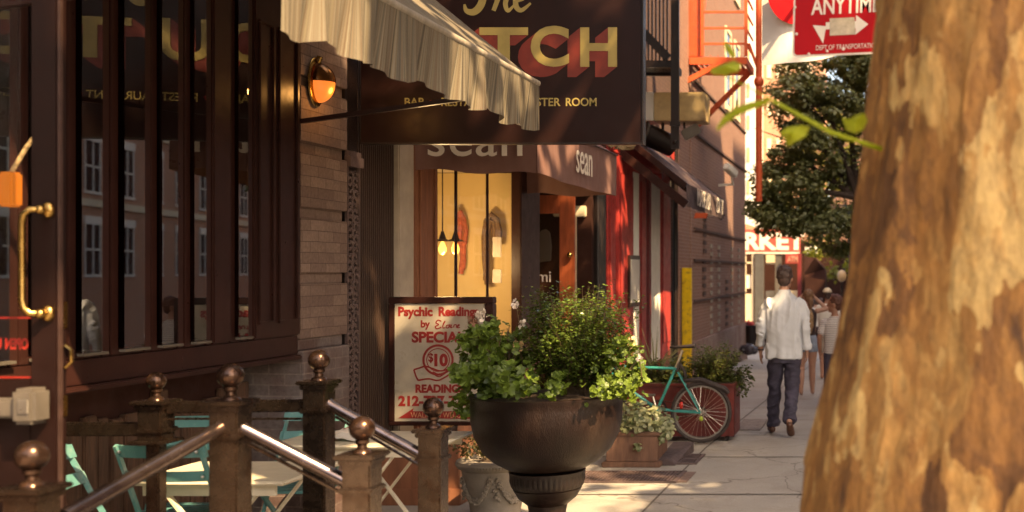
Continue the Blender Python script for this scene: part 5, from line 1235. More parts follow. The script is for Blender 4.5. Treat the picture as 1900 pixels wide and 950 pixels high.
# long oxblood planter and its conifers
ry = 11.55; a, b = P(1100,814,ry), P(1362,712,ry)
rp = thing('red_planter', 'long oxblood red planter box on casters behind the bicycle', 'planter', ((a.x+b.x)/2, ry+0.25, gz(ry)))
z0 = gz(ry)+0.05
MB().box(a.x, b.x, ry, ry+0.5, z0, b.z-0.031).build('body', MAT['redbox'], rp, bevel=0.006)
MB().box(a.x-0.012, b.x+0.012, ry-0.012, ry+0.512, b.z-0.03, b.z).box(b.x-0.06, b.x+0.006, ry-0.008, ry-0.0005, z0, b.z-0.031).build('rim', MAT['redbox'], rp, bevel=0.005)
for x in (a.x+0.08, b.x-0.08):
    for y in (ry+0.06, ry+0.44): MB().tube([(x-0.015,y,gz(ry)+0.026),(x+0.015,y,gz(ry)+0.026)],0.025,12).build('caster', MAT['rubber'], rp)
MB().box(a.x+0.02, b.x-0.02, ry+0.02, ry+0.48, b.z-0.02, b.z+0.002).build('soil', MAT['soil'], rp)
def conifer(label, cx, cy, rx, rz, n, tipdown=0.0):
    root = P(cx, 712, ry+0.25); t_ = thing('conifer_shrub', label, 'shrub', root, 'conifer shrubs in the red planter')
    s_ = F/(ry+.25); tips = []
    for k in range(n):
        an, el, q = random.uniform(0,6.283), random.random(), random.random()**0.4
        tips.append((root.x + rx/s_*q*math.cos(an), ry+0.25+0.3*q*math.sin(an), P(0,cy,ry+.25).z + rz/s_*(2*el-1)*math.sqrt(max(0.05,1-q*q*math.cos(an)**2*0.7))))
    sprigs((root.x, ry+0.25, b.z-0.01), tips, 34, 0.034, MAT['lf_con'], 'foliage', t_, start=0.2, spread=0.035, stem_r=0.004)
    return t_
conifer('bushy olive conifer at the right end of the red planter', 1325, 678, 55, 46, 150)
conifer('smaller conifer behind the bicycle saddle', 1245, 690, 42, 30, 80)
conifer('low conifer clump at the left end of the red planter', 1195, 692, 34, 32, 60)
# drooping sprays over the right end
t_ = thing('drooping_conifer_spray', 'drooping green spray hanging over the right end of the red planter', 'plant', P(1372,690,ry+.2))
sprigs(tuple(P(1352,690,ry+.2)), [tuple(P(x,y,ry+.2)) for x,y in ((1395,700),(1398,715),(1386,730),(1380,738),(1390,690),(1376,722),(1397,705),(1388,722),(1392,680),(1372,735))], 34, 0.04, MAT['lf_con'], 'foliage', t_, start=0.2, lift=0.7, spread=0.03)
t_ = thing('spiky_grass', 'thin spiky grass leaning before the white shutter', 'plant', P(1215,690,ry+.6))
mb = MB(); base = Vector((P(1215,690,ry+.3).x, ry+0.3, b.z))
for k in range(26):
    an = random.uniform(0.2,2.6); L = random.uniform(0.35,0.6); tip = base + Vector((math.cos(an)*L*0.8, random.uniform(-.15,.2), math.sin(an)*L)); mb.tube([base, base.lerp(tip,.5)+Vector((0,0,0.06)), tip], [0.005,0.004,0.001], 4)
mb.build('blades', M('dry_grass_blade', (0.20,0.19,0.08), 0.7, 0.3), t_, recalc=False)

# ------------------------------------------------------------------ bicycle
BYc = 11.30
def B3(x, y, d=0.0): return P(x, y, BYc + d)
bk = thing('bicycle', 'teal road bicycle with black saddle leaning on the red planter', 'bicycle', P(1240,820,BYc))
hub = B3(1301,765); Rw = 0.305
def wheel(h, nm):
    t_ = MB(); n, m_ = 64, 8; vs_ = []
    for k in range(n):
        a_ = 2*math.pi*k/n
        for j in range(m_):
            q = 2*math.pi*j/m_; kn = 0.003*(k % 2) if math.cos(q) > 0.5 else 0
            rr = Rw - 0.018 + (0.018+kn)*math.cos(q); vs_.append(h + Vector((rr*math.cos(a_), 0.019*math.sin(q), rr*math.sin(a_))))
    t_.add(vs_, [(k*m_+j, ((k+1)%n)*m_+j, ((k+1)%n)*m_+(j+1)%m_, k*m_+(j+1)%m_) for k in range(n) for j in range(m_)])
    w = bpy.data.objects.new('wheel', None); COL.objects.link(w); w.parent = bk
    w.location = h - bk.location
    t_.build('tyre', MAT['rubber'], w, smooth=True)
    r_2 = MB(); vs_ = []
    for k in range(n):
        a_ = 2*math.pi*k/n
        for rr, d in ((Rw-0.036,-0.011),(Rw-0.036,0.011),(Rw-0.054,0.010),(Rw-0.054,-0.010)): vs_.append(h + Vector((rr*math.cos(a_), d, rr*math.sin(a_))))
    r_2.add(vs_, [(k*4+j, ((k+1)%n)*4+j, ((k+1)%n)*4+(j+1)%4, k*4+(j+1)%4) for k in range(n) for j in range(4)])
    r_2.build('rim', MAT['rim'], w)
    s_ = MB()
    for k in range(32):
        a_ = 2*math.pi*k/32; o_ = a_ + (0.7 if k % 4 < 2 else -0.7); d = 0.03 if k % 2 else -0.03
        s_.tube([h+Vector((0.022*math.cos(o_), d, 0.022*math.sin(o_))), h+Vector(((Rw-0.05)*math.cos(a_), 0, (Rw-0.05)*math.sin(a_)))], 0.0016, 4)
    s_.build('spokes', MAT['alloy'], w, recalc=False)
    MB().tube([h+Vector((0,-0.05,0)), h+Vector((0,0.05,0))], 0.02, 12).build('hub', MAT['alloy'], w, smooth=True)
    return w
wheel(hub, 'rear'); fh = hub + Vector((-1.03, 0, 0)); wheel(fh, 'front')
bbp, stt, htp = B3(1220,759), B3(1254,682), B3(1140,680); htb = Vector((htp.x-0.02, BYc, htp.z-0.12))
fr = MB()
fr.tube([bbp, stt], 0.0155, 12); fr.tube([stt+Vector((0.004,0,-0.01)), htp], 0.0150, 12); fr.tube([bbp, htb], 0.017, 12); fr.tube([htp+Vector((0.006,0,0.03)), htb+Vector((-0.008,0,-0.03))], 0.019, 12)
for d in (-1, 1):
    fr.tube([bbp+Vector((0,d*0.02,0)), bbp.lerp(hub,0.5)+Vector((0,d*0.045,-0.004)), hub+Vector((0,d*0.06,0))], 0.0095, 8)
    fr.tube([stt+Vector((0,d*0.016,-0.01)), hub+Vector((0,d*0.058,0))], 0.008, 8)
fr.tube([bbp+Vector((0,-0.035,0)), bbp+Vector((0,0.035,0))], 0.021, 12)
fr.build('frame', MAT['teal_bike'], bk, smooth=True)
fk = MB()
for d in (-1, 1): fk.tube([htb+Vector((-0.008,d*0.01,-0.03)), htb+Vector((-0.02,d*0.05,-0.08)), fh+Vector((0.0,d*0.055,0))], 0.010, 8)
fk.build('fork', MAT['teal_bike'], bk, smooth=True)
sp0 = B3(1266,650); MB().tube([stt, sp0], 0.0125, 10).build('seat_post', MAT['alloy'], bk, smooth=True)
sd = MB(); sx = B3(1267,646); vs_ = []; n = 12
prof_ = [(-0.13,0.018,0.010,0.008),(-0.10,0.022,0.018,0.012),(-0.03,0.030,0.020,0.012),(0.04,0.06,0.022,0.016),(0.09,0.075,0.028,0.022),(0.125,0.06,0.022,0.024)]
for dx, hw_, hh, dzz in prof_:
    for k in range(n): q = 2*math.pi*k/n; vs_.append(sx + Vector((dx, hw_*math.cos(q), hh*math.sin(q)*0.8 + dzz)))
sd.add(vs_, [(i*n+k, i*n+(k+1)%n, (i+1)*n+(k+1)%n, (i+1)*n+k) for i in range(len(prof_)-1) for k in range(n)] + [tuple(range(n-1,-1,-1)), tuple((len(prof_)-1)*n+k for k in range(n))])
sd.build('saddle', MAT['rubber'], bk, smooth=True)
hb = MB(); hs = htp + Vector((0.01,0,0.07)); hb.tube([htp+Vector((0.006,0,0.02)), hs], 0.012, 8); hb.tube([hs, hs+Vector((-0.08,0,0.01))], 0.012, 8)
hb.tube([hs+Vector((-0.08,-0.26,0.0)), hs+Vector((-0.08,0.26,0.0))], 0.011, 8); hb.build('handlebar', MAT['rubber'], bk, smooth=True)
ck = MB().tube([bbp+Vector((0,-0.05,0)), bbp+Vector((-0.04,-0.055,0.15))], 0.009, 8); ck.tube([bbp+Vector((0,0.05,0)), bbp+Vector((0.04,0.055,-0.15))], 0.009, 8); ck.build('crank', MAT['alloy'], bk, smooth=True)
pd_ = MB().box(bbp.x-0.085, bbp.x-0.005, BYc-0.14, BYc-0.06, bbp.z+0.14, bbp.z+0.16).box(bbp.x+0.0, bbp.x+0.08, BYc+0.06, BYc+0.14, bbp.z-0.16, bbp.z-0.14); pd_.build('pedal', MAT['grey_metal'], bk, bevel=0.004)
cr_ = MB(); 
for rr, c0, d in ((0.085, bbp, 0.04),(0.045, hub, 0.045)):
    vs_ = []; n = 40
    for k in range(n):
        q = 2*math.pi*k/n; r1 = rr + (0.004 if k % 2 else 0); vs_ += [c0+Vector((r1*math.cos(q), d, r1*math.sin(q))), c0+Vector(((rr-0.018)*math.cos(q), d, (rr-0.018)*math.sin(q)))]
    cr_.add(vs_, [(2*k, (2*k+2) % (2*n), (2*k+3) % (2*n), 2*k+1) for k in range(n)])
cr_.bar(bbp+Vector((0,0.04,0.085)), hub+Vector((0,0.045,0.045)), 0.006, 0.006); cr_.bar(bbp+Vector((0,0.04,-0.085)), hub+Vector((0,0.045,-0.045)), 0.006, 0.006)
cr_.build('chain_drive', MAT['iron'], bk)
MB().tube([B3(1258,706), B3(1300,705), B3(1345,722), B3(1352,730)], [0.012,0.03,0.03,0.02], 8).build('mudguard', MAT['rubber'], bk, smooth=True)
MB().ball(B3(1264,752,-0.03),(0.02,0.012,0.035),10,6).build('reflector', M('red_reflector',(0.5,0.03,0.02),0.2), bk, smooth=True)
mb = MB().tube([B3(1262,676,-0.02), B3(1270,690,-0.03), B3(1272,700,-0.02)], 0.016, 8); mb.tube([B3(1262,672,-0.02), B3(1256,690,-0.03)], 0.012, 8); mb.build('cable_lock', MAT['rubber'], bk, smooth=True)
MB().ball(B3(1301,777,-0.05),(0.02,0.01,0.025),8,6).build('tag', M('lime_tag',(0.35,0.45,0.05),0.5), bk, smooth=True)

# ------------------------------------------------------------------ people
def remesh(mb, voxel=0.011, smooth=4):
    me = bpy.data.meshes.new('tmp'); me.from_pydata(mb.v, [], mb.f)
    bm = bmesh.new(); bm.from_mesh(me); bmesh.ops.recalc_face_normals(bm, faces=bm.faces); bm.to_mesh(me); bm.free()
    ob = bpy.data.objects.new('tmp', me); COL.objects.link(ob)
    m1 = ob.modifiers.new('r', 'REMESH'); m1.mode = 'VOXEL'; m1.voxel_size = voxel
    m2 = ob.modifiers.new('s', 'SMOOTH'); m2.iterations = smooth; m2.factor = 0.5
    dg = bpy.context.evaluated_depsgraph_get(); out = bpy.data.meshes.new_from_object(ob.evaluated_get(dg))
    bpy.data.objects.remove(ob); bpy.data.meshes.remove(me); return out
def rumple(me, amp, seed=0.0, stretch=(7,7,3.2)):
    nm = [v.normal.copy() for v in me.vertices]
    for v, n_ in zip(me.vertices, nm):
        p = Vector((v.co.x*stretch[0]+seed, v.co.y*stretch[1], (v.co.z + 0.5*abs(v.co.x))*stretch[2]))
        q = Vector((v.co.x*6+seed, v.co.y*6, v.co.z*11 + v.co.x*5))
        v.co += n_ * (amp*(1-abs(mn_.noise(p*1.3))*3.2) + amp*0.35*(0.5-abs(mn_.noise(q))*2.2))
    return me
def limb(mb, pts, rs, n=14):
    mb.tube(pts, rs, n)
    for p, r in ((pts[0], rs[0]), (pts[-1], rs[-1])):
        ra = r if isinstance(r, (int, float)) else min(r); mb.ball(p, ra*0.98, 12, 8)
def torso(mb, rows, n=20):
    """rows of (x, y, z, rx, ry)"""
    vs_ = []
    for x, y, z, rx, ry_ in rows:
        for k in range(n): q = 2*math.pi*k/n; vs_.append((x+rx*math.copysign(abs(math.cos(q))**0.85, math.cos(q)), y+ry_*math.sin(q), z))
    m_ = len(rows)
    mb.add(vs_, [(i*n+k, i*n+(k+1)%n, (i+1)*n+(k+1)%n, (i+1)*n+k) for i in range(m_-1) for k in range(n)] + [tuple(range(n-1,-1,-1)), tuple((m_-1)*n+k for k in range(n))])
def hand(mb, w, d, side, k=1.0):
    """palm and five bent fingers hanging from the wrist w along direction d"""
    w = Vector(w); d = Vector(d).normalized(); s_ = Vector((0,1,0)) - d*d.y; s_.normalize(); inn = d.cross(s_)*side
    mb.tube([w, w+d*0.04*k, w+d*0.09*k], [(0.020*k,0.028*k),(0.017*k,0.04*k),(0.014*k,0.04*k)], 10)
    for i, L in enumerate((0.07,0.08,0.075,0.058)):
        b0 = w + d*0.085*k + s_*(0.03-0.02*i)*k; b1 = b0 + d*L*0.5*k + inn*0.004*k; b2 = b1 + d*L*0.42*k + inn*0.022*k; mb.tube([b0,b1,b2],[0.0092*k,0.0085*k,0.0065*k],8)
    b0 = w + d*0.03*k + s_*0.03*k; b1 = b0 + d*0.035*k + s_*0.02*k + inn*0.012*k; mb.tube([b0,b1,b1+d*0.03*k+inn*0.008*k],[0.011*k,0.010*k,0.008*k],8)
def head(mb, c, k=1.0, yaw=0.0):
    """skull, jaw, nose, ears, brow and chin; the face looks along +Y turned by yaw"""
    c = Vector(c); rot = Matrix.Rotation(yaw, 3, 'Z')
    def T(x, y, z): return c + rot @ Vector((x, y, z))*k
    tmp = MB(); tmp.ball((0,0,0.02),(0.075,0.095,0.105),18,12); tmp.ball((0,0.03,-0.06),(0.056,0.065,0.065),14,10); tmp.ball((0,0.078,-0.10),(0.026,0.022,0.02),10,6)
    tmp.tube([(0,0.092,0.02),(0,0.115,-0.028)],[0.009,0.016],8); tmp.ball((0,0.108,-0.028),(0.017,0.014,0.012),8,6); tmp.ball((0,0.088,-0.066),(0.025,0.014,0.010),10,6)
    for s_ in (-1,1): tmp.ball((s_*0.078,-0.005,-0.01),(0.012,0.022,0.034),10,8); tmp.ball((s_*0.032,0.084,0.012),(0.016,0.010,0.010),8,6); tmp.ball((s_*0.034,0.086,0.03),(0.024,0.010,0.006),8,4)
    mb.add([T(*v) for v in tmp.v], tmp.f)
def hair_cap(c, k, yaw, back=1.0, long=0.0):
    c = Vector(c); rot = Matrix.Rotation(yaw, 3, 'Z'); tmp = MB()
    tmp.ball((0,-0.022,0.035),(0.086,0.095,0.100),18,12); tmp.ball((0,-0.05,-0.02),(0.076,0.058,0.075),14,10)
    rs = random.Random(3)
    for i in range(70):
        th_, ph = rs.uniform(0,6.283), rs.uniform(-0.3,1.5); d = Vector((math.cos(th_)*math.cos(ph)*0.083, math.sin(th_)*math.cos(ph)*0.092-0.022, math.sin(ph)*0.098+0.035))
        if d.y > 0.05 and d.z < 0.06: continue
        tmp.ball(d, (0.018,0.018,0.014), 8, 5)
    if long: tmp.tube([(0,-0.07,0.02),(0,-0.10,-0.06),(0,-0.10,-0.06-long)],[(0.05,0.04),(0.05,0.035),(0.02,0.02)],10)
    m_ = MB(); m_.add([c + rot @ Vector(v)*k for v in tmp.v], tmp.f); return m_
def place_person(label, loc, k, parts, group='people walking down the pavement'):
    r = thing('person', label, 'person', loc, group)
    for nm, me, mat in parts:
        me.transform(Matrix.Scale(k, 4)); link(nm, me, mat, r, True)
    return r

# man in the white shirt, walking away
def shoe(mb, heel, toe, w=0.045):
    heel, toe = Vector(heel), Vector(toe); d = toe-heel
    mb.tube([heel, heel+d*0.3, heel+d*0.65, toe-d*0.08, toe], [(0.036,0.034),(0.040,0.044),(0.045,0.036),(0.040,0.026),(0.022,0.014)], 12)
    mb.ball(heel, (0.036,0.036,0.036), 10, 8)
body = MB()
torso(body, [(0,0,0.86,0.14,0.09),(0,0,1.0,0.13,0.085),(0,0,1.2,0.145,0.09),(0,0,1.36,0.145,0.085),(0,0,1.45,0.085,0.06),(0,0.005,1.51,0.053,0.053),(0,0.015,1.60,0.052,0.055)])
head(body, (0.01,0.03,1.685), 0.98, R(-12))
for s_, el, wr in ((-1,(-0.245,-0.03,1.14),(-0.258,0.06,0.90)),(1,(0.238,-0.06,1.14),(0.242,0.0,0.92))):
    limb(body, [(s_*0.155,0,1.39), (s_*0.20,-0.012,1.28), el], [0.042,0.042,0.036]); limb(body, [el, wr], [0.040,0.027]); hand(body, wr, (s_*0.0,0.25,-1), -s_)
for hip, kn, an_ in (((-0.09,0,0.9),(-0.115,0.16,0.5),(-0.13,0.22,0.09)), ((0.09,0,0.9),(0.08,0.0,0.5),(0.075,-0.24,0.19))): limb(body, [hip,kn,an_],[0.075,0.052,0.036])
shirt = MB()
torso(shirt, [(0,0,0.825,0.196,0.142),(0,0,0.86,0.198,0.14),(0,-0.006,0.95,0.192,0.128),(0,-0.012,1.05,0.187,0.125),(0,-0.006,1.2,0.200,0.128),(0,-0.004,1.34,0.215,0.125),(0,0,1.42,0.200,0.105),(0,0.004,1.47,0.135,0.085),(0,0.008,1.515,0.078,0.072),(0,0.012,1.545,0.066,0.066)], 28)
for s_, el, cu in ((-1,(-0.245,-0.03,1.15),(-0.255,0.04,0.985)),(1,(0.238,-0.06,1.15),(0.240,-0.02,0.955))):
    limb(shirt, [(s_*0.160,0,1.405),(s_*0.205,-0.012,1.31), el],[0.070,0.064,0.052]); shirt.tube([el, cu],[0.054,0.048],14)
    c_ = Vector(cu); shirt.tube([c_+Vector((0,-0.004,0.02)), c_+Vector((0,0.006,-0.022))],[0.055,0.053],14)
rs = random.Random(5)
for i in range(26):                               # cloth folds
    x, z = rs.uniform(-0.15,0.15), rs.uniform(0.88,1.35); y = -0.118*math.sqrt(max(0.05,1-(x/0.2)**2))
    dx = rs.uniform(-0.05,0.05); shirt.tube([(x,y,z),(x+dx*0.5,y-0.003,z+0.04),(x+dx,y,z+0.09)],[0.006,0.011,0.005],6)
shirt.tube([(0,-0.126,1.36),(0,-0.131,1.2),(0.004,-0.132,1.02)],[0.006,0.009,0.006],6)
for s_ in (-1,1):
    for zf in (1.22,1.16,1.10,1.06): shirt.tube([(s_*0.21,-0.06,zf),(s_*0.25,-0.085,zf+0.02),(s_*0.295,-0.05,zf+0.045)],[0.006,0.011,0.006],6)
collar = MB(); collar.lathe([(0.066,1.50),(0.070,1.535),(0.064,1.565),(0.058,1.56)],(0,0.012,0),24)
pants = MB()
torso(pants, [(0,0,0.78,0.155,0.112),(0,0,0.88,0.152,0.100),(0,0,0.93,0.145,0.095)],24)
for pts in ([(-0.088,0,0.88),(-0.104,0.08,0.68),(-0.118,0.15,0.48),(-0.128,0.19,0.28),(-0.132,0.22,0.07)], [(0.088,0,0.88),(0.088,0.015,0.68),(0.083,-0.01,0.48),(0.080,-0.12,0.33),(0.078,-0.235,0.18)]):
    pants.tube(pts,[0.096,0.086,0.071,0.068,0.071],16)
    for k in range(7):
        q = rs.random(); i_ = min(3,int(q*4)); pA, pB = Vector(pts[i_]), Vector(pts[i_+1]); c_ = pA.lerp(pB, rs.random()); pants.tube([c_+Vector((-0.07,-0.05,-0.01)), c_+Vector((0,-0.084,0.01)), c_+Vector((0.07,-0.05,0.035))],[0.005,0.010,0.005],6)
shoes = MB(); shoe(shoes, (-0.14,0.17,0.045), (-0.185,0.39,0.03)); shoe(shoes, (0.078,-0.28,0.15), (0.088,-0.14,0.025))
man_loc = Vector(((1455-XV)/F*12.1, 12.1, gz(12.1)))
place_person('man in loose white shirt and dark jeans walking away', man_loc, 1.0, [('body', remesh(body), MAT['skin']), ('shirt', rumple(remesh(shirt, 0.009, 5), 0.010, 0.0, (9,9,2.2)), MAT['shirt']), ('collar', remesh(collar, 0.008, 2), MAT['shirt']), ('trousers', rumple(remesh(pants, 0.010, 3), 0.009, 3.0, (5,5,8)), MAT['jeans']), ('shoes', remesh(shoes, 0.008, 3), MAT['leather']), ('hair', remesh(hair_cap((0.01,0.03,1.685),0.98,R(-12)), 0.008, 1), MAT['hair'])])
mbw = MB().lathe([(0.033,-0.008),(0.035,0),(0.033,0.008)], (0,0,0), 16)
o = mbw.build('wristband', MAT['rubber']); o.parent = [x for x in SC.objects if x.get('label','').startswith('man in loose')][0]; o.location = (-0.257,0.052,0.915)

# woman with raised arms
body = MB(); torso(body, [(0,0,0.84,0.14,0.10),(0,0,0.95,0.13,0.09),(0,0,1.1,0.125,0.085),(0,0,1.28,0.145,0.085),(0,0,1.37,0.09,0.06),(0,0.01,1.42,0.045,0.045),(0,0.02,1.48,0.042,0.045)])
head(body, (0.01,0.035,1.545), 0.92, R(35))
for s_ in (-1,1):
    el = (s_*0.29+0.02,0.05,1.36); limb(body, [(s_*0.155,0,1.33),el],[0.042,0.034]); limb(body, [el,(s_*0.10+0.01,0.05,1.55)],[0.036,0.024]); hand(body, (s_*0.10+0.01,0.05,1.55), (-s_*0.7,0.1,0.5), s_, 0.9)
for s_, kn, an_ in ((-1,(-0.085,0.03,0.45),(-0.085,-0.06,0.08)),(1,(0.08,0.05,0.45),(0.08,0.12,0.07))): limb(body, [(s_*0.08,0,0.84),(s_*0.086,0.02,0.66),kn,(kn[0],(kn[1]+an_[1])/2-0.02,0.3),an_],[0.085,0.075,0.052,0.052,0.032]); limb(body, [an_,(an_[0],an_[1]+0.14,0.03)],[0.034,0.024])
top = MB(); torso(top, [(0,0,0.93,0.148,0.105),(0,0,1.05,0.14,0.098),(0,0,1.2,0.155,0.10),(0,0,1.31,0.158,0.095),(0,0,1.37,0.10,0.075)])
sh = MB(); torso(sh, [(0,0,0.80,0.165,0.118),(0,0,0.88,0.165,0.118),(0,0,0.96,0.148,0.105)])
for s_ in (-1,1): sh.tube([(s_*0.082,0,0.84),(s_*0.086,0.01,0.70)],[0.096,0.094],16)
bag = MB(); torso(bag, [(0.03,-0.13,0.98,0.05,0.02),(0.035,-0.14,1.1,0.085,0.03),(0.03,-0.13,1.25,0.09,0.03),(0.02,-0.11,1.36,0.06,0.025)])
place_person('woman in black top and denim shorts with both arms raised', Vector(((1497-XV)/F*17.6, 17.6, gz(17.6))), 1.0,
   [('body', remesh(body), MAT['skin']), ('top', remesh(top, .012), MAT['black_top']), ('shorts', remesh(sh, .012), MAT['denim']), ('patterned_scarf', remesh(bag, .012), M('leopard_cloth',(0.30,0.18,0.09),0.9,0.8,60,0.4)), ('hair', remesh(hair_cap((0.01,0.035,1.545),0.92,R(35),long=0.16), .009, 1), M('light_brown_hair',(0.20,0.10,0.05),0.6,0.4,40,0.6,80))])
# boy in the striped shirt
stripes, t_, b_, o_ = new_mat('striped_cotton')
wv = node(t_, 'ShaderNodeTexWave', wave_type='BANDS', bands_direction='Z'); wv.inputs['Scale'].default_value = 12.5; wv.inputs['Distortion'].default_value = 0.4
t_.links.new(coords(t_), wv.inputs['Vector']); t_.links.new(ramp(t_, wv.outputs[1], [(0.66,(0.66,0.61,0.56)),(0.82,(0.20,0.15,0.18))]), b_.inputs['Base Color']); b_.inputs['Roughness'].default_value = 0.85
body = MB(); torso(body, [(0,0,0.70,0.125,0.09),(0,0,0.85,0.12,0.085),(0,0,1.0,0.13,0.085),(0,0,1.10,0.13,0.08),(0,0,1.17,0.07,0.055),(0,0.01,1.22,0.042,0.042),(0,0.015,1.28,0.04,0.042)])
head(body, (0.0,0.03,1.345), 0.95, R(80))
for s_ in (-1,1): el = (s_*0.205,-0.02,0.90); limb(body, [(s_*0.15,0,1.10),el],[0.040,0.032]); limb(body, [el,(s_*0.20,0.05,0.70)],[0.033,0.024]); hand(body, (s_*0.20,0.05,0.70),(0,0.2,-1),-s_,0.85)
for s_ in (-1,1): limb(body, [(s_*0.07,0,0.72),(s_*0.075,0.04*s_,0.4),(s_*0.075,0.08*s_,0.07)],[0.07,0.05,0.034])
tee = MB(); torso(tee, [(0,0,0.69,0.148,0.108),(0,0,0.85,0.142,0.104),(0,0,1.0,0.150,0.103),(0,0,1.09,0.150,0.095),(0,0,1.16,0.09,0.07),(0,0.006,1.19,0.06,0.055)])
for s_ in (-1,1): limb(tee, [(s_*0.13,0,1.10),(s_*0.185,-0.012,0.98)],[0.058,0.052])
pn = MB(); torso(pn, [(0,0,0.62,0.125,0.10),(0,0,0.72,0.135,0.10),(0,0,0.75,0.13,0.095)])
for s_ in (-1,1): pn.tube([(s_*0.07,0,0.70),(s_*0.078,0.04*s_,0.4),(s_*0.078,0.08*s_,0.06)],[0.085,0.066,0.060],14)
sh2 = MB()
for s_ in (-1,1): shoe(sh2, (s_*0.078,0.08*s_-0.03,0.04),(s_*0.08,0.08*s_+0.16,0.025))
place_person('boy in striped tee turning his head to the left by the trunk', Vector(((1549-XV)/F*15.9, 15.9, gz(15.9))), 1.06,
   [('body', remesh(body), MAT['skin_tan']), ('striped_tee', remesh(tee,.011), stripes), ('trousers', remesh(pn,.012), MAT['jeans']), ('shoes', remesh(sh2,.010), MAT['rubber']), ('hair', remesh(hair_cap((0,0.03,1.345),0.95,R(80)),.009,1), MAT['hair_red'])])
# simple walkers further on
def walker(label, px, Y_, height, topm, legm, skin, hairm, cap=None, shorts=True):
    k = height/1.75; body = MB()
    torso(body, [(0,0,0.86,0.15,0.10),(0,0,1.1,0.14,0.09),(0,0,1.38,0.16,0.09),(0,0,1.47,0.09,0.06),(0,0.01,1.52,0.05,0.05),(0,0.02,1.58,0.05,0.05)]); head(body, (0,0.03,1.655), 0.95, R(10))
    for s_ in (-1,1):
        el = (s_*0.25,-0.02,1.13); limb(body, [(s_*0.19,0,1.42),el],[0.045,0.038]); limb(body, [el,(s_*0.25,0.06,0.90)],[0.038,0.027]); hand(body, (s_*0.25,0.06,0.90),(0,0.2,-1),-s_)
        limb(body, [(s_*0.09,0,0.9),(s_*0.095,0.05*s_,0.5),(s_*0.095,0.12*s_,0.08)],[0.08,0.055,0.036]); limb(body, [(s_*0.095,0.12*s_,0.07),(s_*0.1,0.12*s_+0.17,0.03)],[0.04,0.028])
    tp_ = MB(); torso(tp_, [(0,0,0.85,0.185,0.125),(0,0,1.05,0.178,0.118),(0,0,1.3,0.195,0.118),(0,0,1.42,0.18,0.10),(0,0,1.48,0.10,0.075)])
    for s_ in (-1,1): limb(tp_, [(s_*0.165,0,1.40),(s_*0.235,-0.01,1.22)],[0.068,0.06])
    lg = MB(); torso(lg, [(0,0,0.78,0.16,0.12),(0,0,0.9,0.165,0.115),(0,0,0.93,0.16,0.11)])
    for s_ in (-1,1): lg.tube([(s_*0.088,0,0.88),(s_*0.095,0.05*s_,0.52 if shorts else 0.5)] + ([] if shorts else [(s_*0.095,0.12*s_,0.07)]),[0.098,0.085] + ([] if shorts else [0.07]),14)
    parts = [('body', remesh(body,.014), skin), ('top', remesh(tp_,.014), topm), ('shorts' if shorts else 'trousers', remesh(lg,.014), legm), ('hair', remesh(hair_cap((0,0.03,1.655),0.95,R(10)),.012,1), hairm)]
    if cap is not None:
        cp_ = MB(); cp_.ball((0,0.0,1.70),(0.092,0.108,0.095),16,10,0,90); cp_.tube([(0,0.09,1.71),(0,0.18,1.69)],[(0.07,0.012),(0.05,0.010)],12); parts.append(('cap', remesh(cp_,.012,2), cap))
    return place_person(label, Vector(((px-XV)/F*Y_, Y_, gz(Y_))), k, parts)
walker('person in cream cap, pale tee and brown shorts beyond the woman', 1535, 22, 1.74, MAT['tee'], MAT['khaki'], MAT['skin_tan'], MAT['hair'], cap=MAT['cream'])
walker('distant person in white shirt, left of the two under the far awning', 1513, 36, 1.7, MAT['tee'], MAT['black_top'], MAT['skin'], MAT['hair'], shorts=False)
walker('distant person in grey shirt, right of the two under the far awning', 1523, 37.5, 1.72, MAT['grey_metal'], MAT['jeans'], MAT['skin'], MAT['hair'], shorts=False)
walker('distant person in dark navy top beside the globe lamp pole', 1545, 30, 1.75, MAT['jeans'], MAT['khaki'], MAT['skin_tan'], MAT['hair_red'])

# ------------------------------------------------------------------ traffic sign, its pole and the banner
ts = thing('parking_sign', 'red parking regulation sign reading ANYTIME with a stuck-over arrow', 'sign', P(1550,60,4.6))
TY = 4.6; st = F/TY; tilt = R(-2.2)
cT = P(1550, 50, TY)
Ut = Vector((math.cos(tilt),0,-math.sin(tilt)*-1)); Ut = Vector((math.cos(R(2.6)),0,math.sin(R(2.6)))); Vt = Vector((-math.sin(R(2.6))*-0.6,0,1)); Nt = Vector((0,-1,0))
def T2(x, y): return (x-1550)/st, (50-y)/st           # sign-plane coordinates (before tilt) of photo pixels measured along the sign
w_, h_ = 166/st, 270/st
def rr(x0, x1, y0, y1, r, n=5):
    out = []
    for cx, cy, a0 in ((x1-r,y1-r,0),(x0+r,y1-r,90),(x0+r,y0+r,180),(x1-r,y0+r,270)):
        out += [(cx+r*math.cos(R(a0+90*k/n)), cy+r*math.sin(R(a0+90*k/n))) for k in range(n+1)]
    return out
x0, x1 = (1471-1550)/st, (1637-1550)/st; y0 = (50-103)/st; y1 = y0 + h_
MB().prism(rr(x0,x1,y0,y1,0.02), cT, Ut, Vt, (0,1,0), 0.004).build('plate', MAT['traffic_white'], ts)
MB().prism(rr(x0+0.008,x1-0.008,y0+0.008,y1-0.008,0.016), cT+Nt*0.0005, Ut, Vt, Nt, 0.001).build('red_face', MAT['traffic_red'], ts)
mb = MB(); Of = cT + Nt*0.0018
def tt(s, xa, xb, ya, yb, off): text(mb, s, Of + Ut*((xa-1550)/st) + Vt*((50-yb)/st), Ut, Vt, Nt, (xb-xa)/st, (yb-ya)/st, 0.0012, offset=off)
tt('ANYTIME', 1504, 1632, -6, 26, 0.02); tt('DEPT OF TRANSPORTATION', 1515, 1631, 83, 92, 0.0)
tt('NO PARKING', 1490, 1630, -75, -30, 0.02)
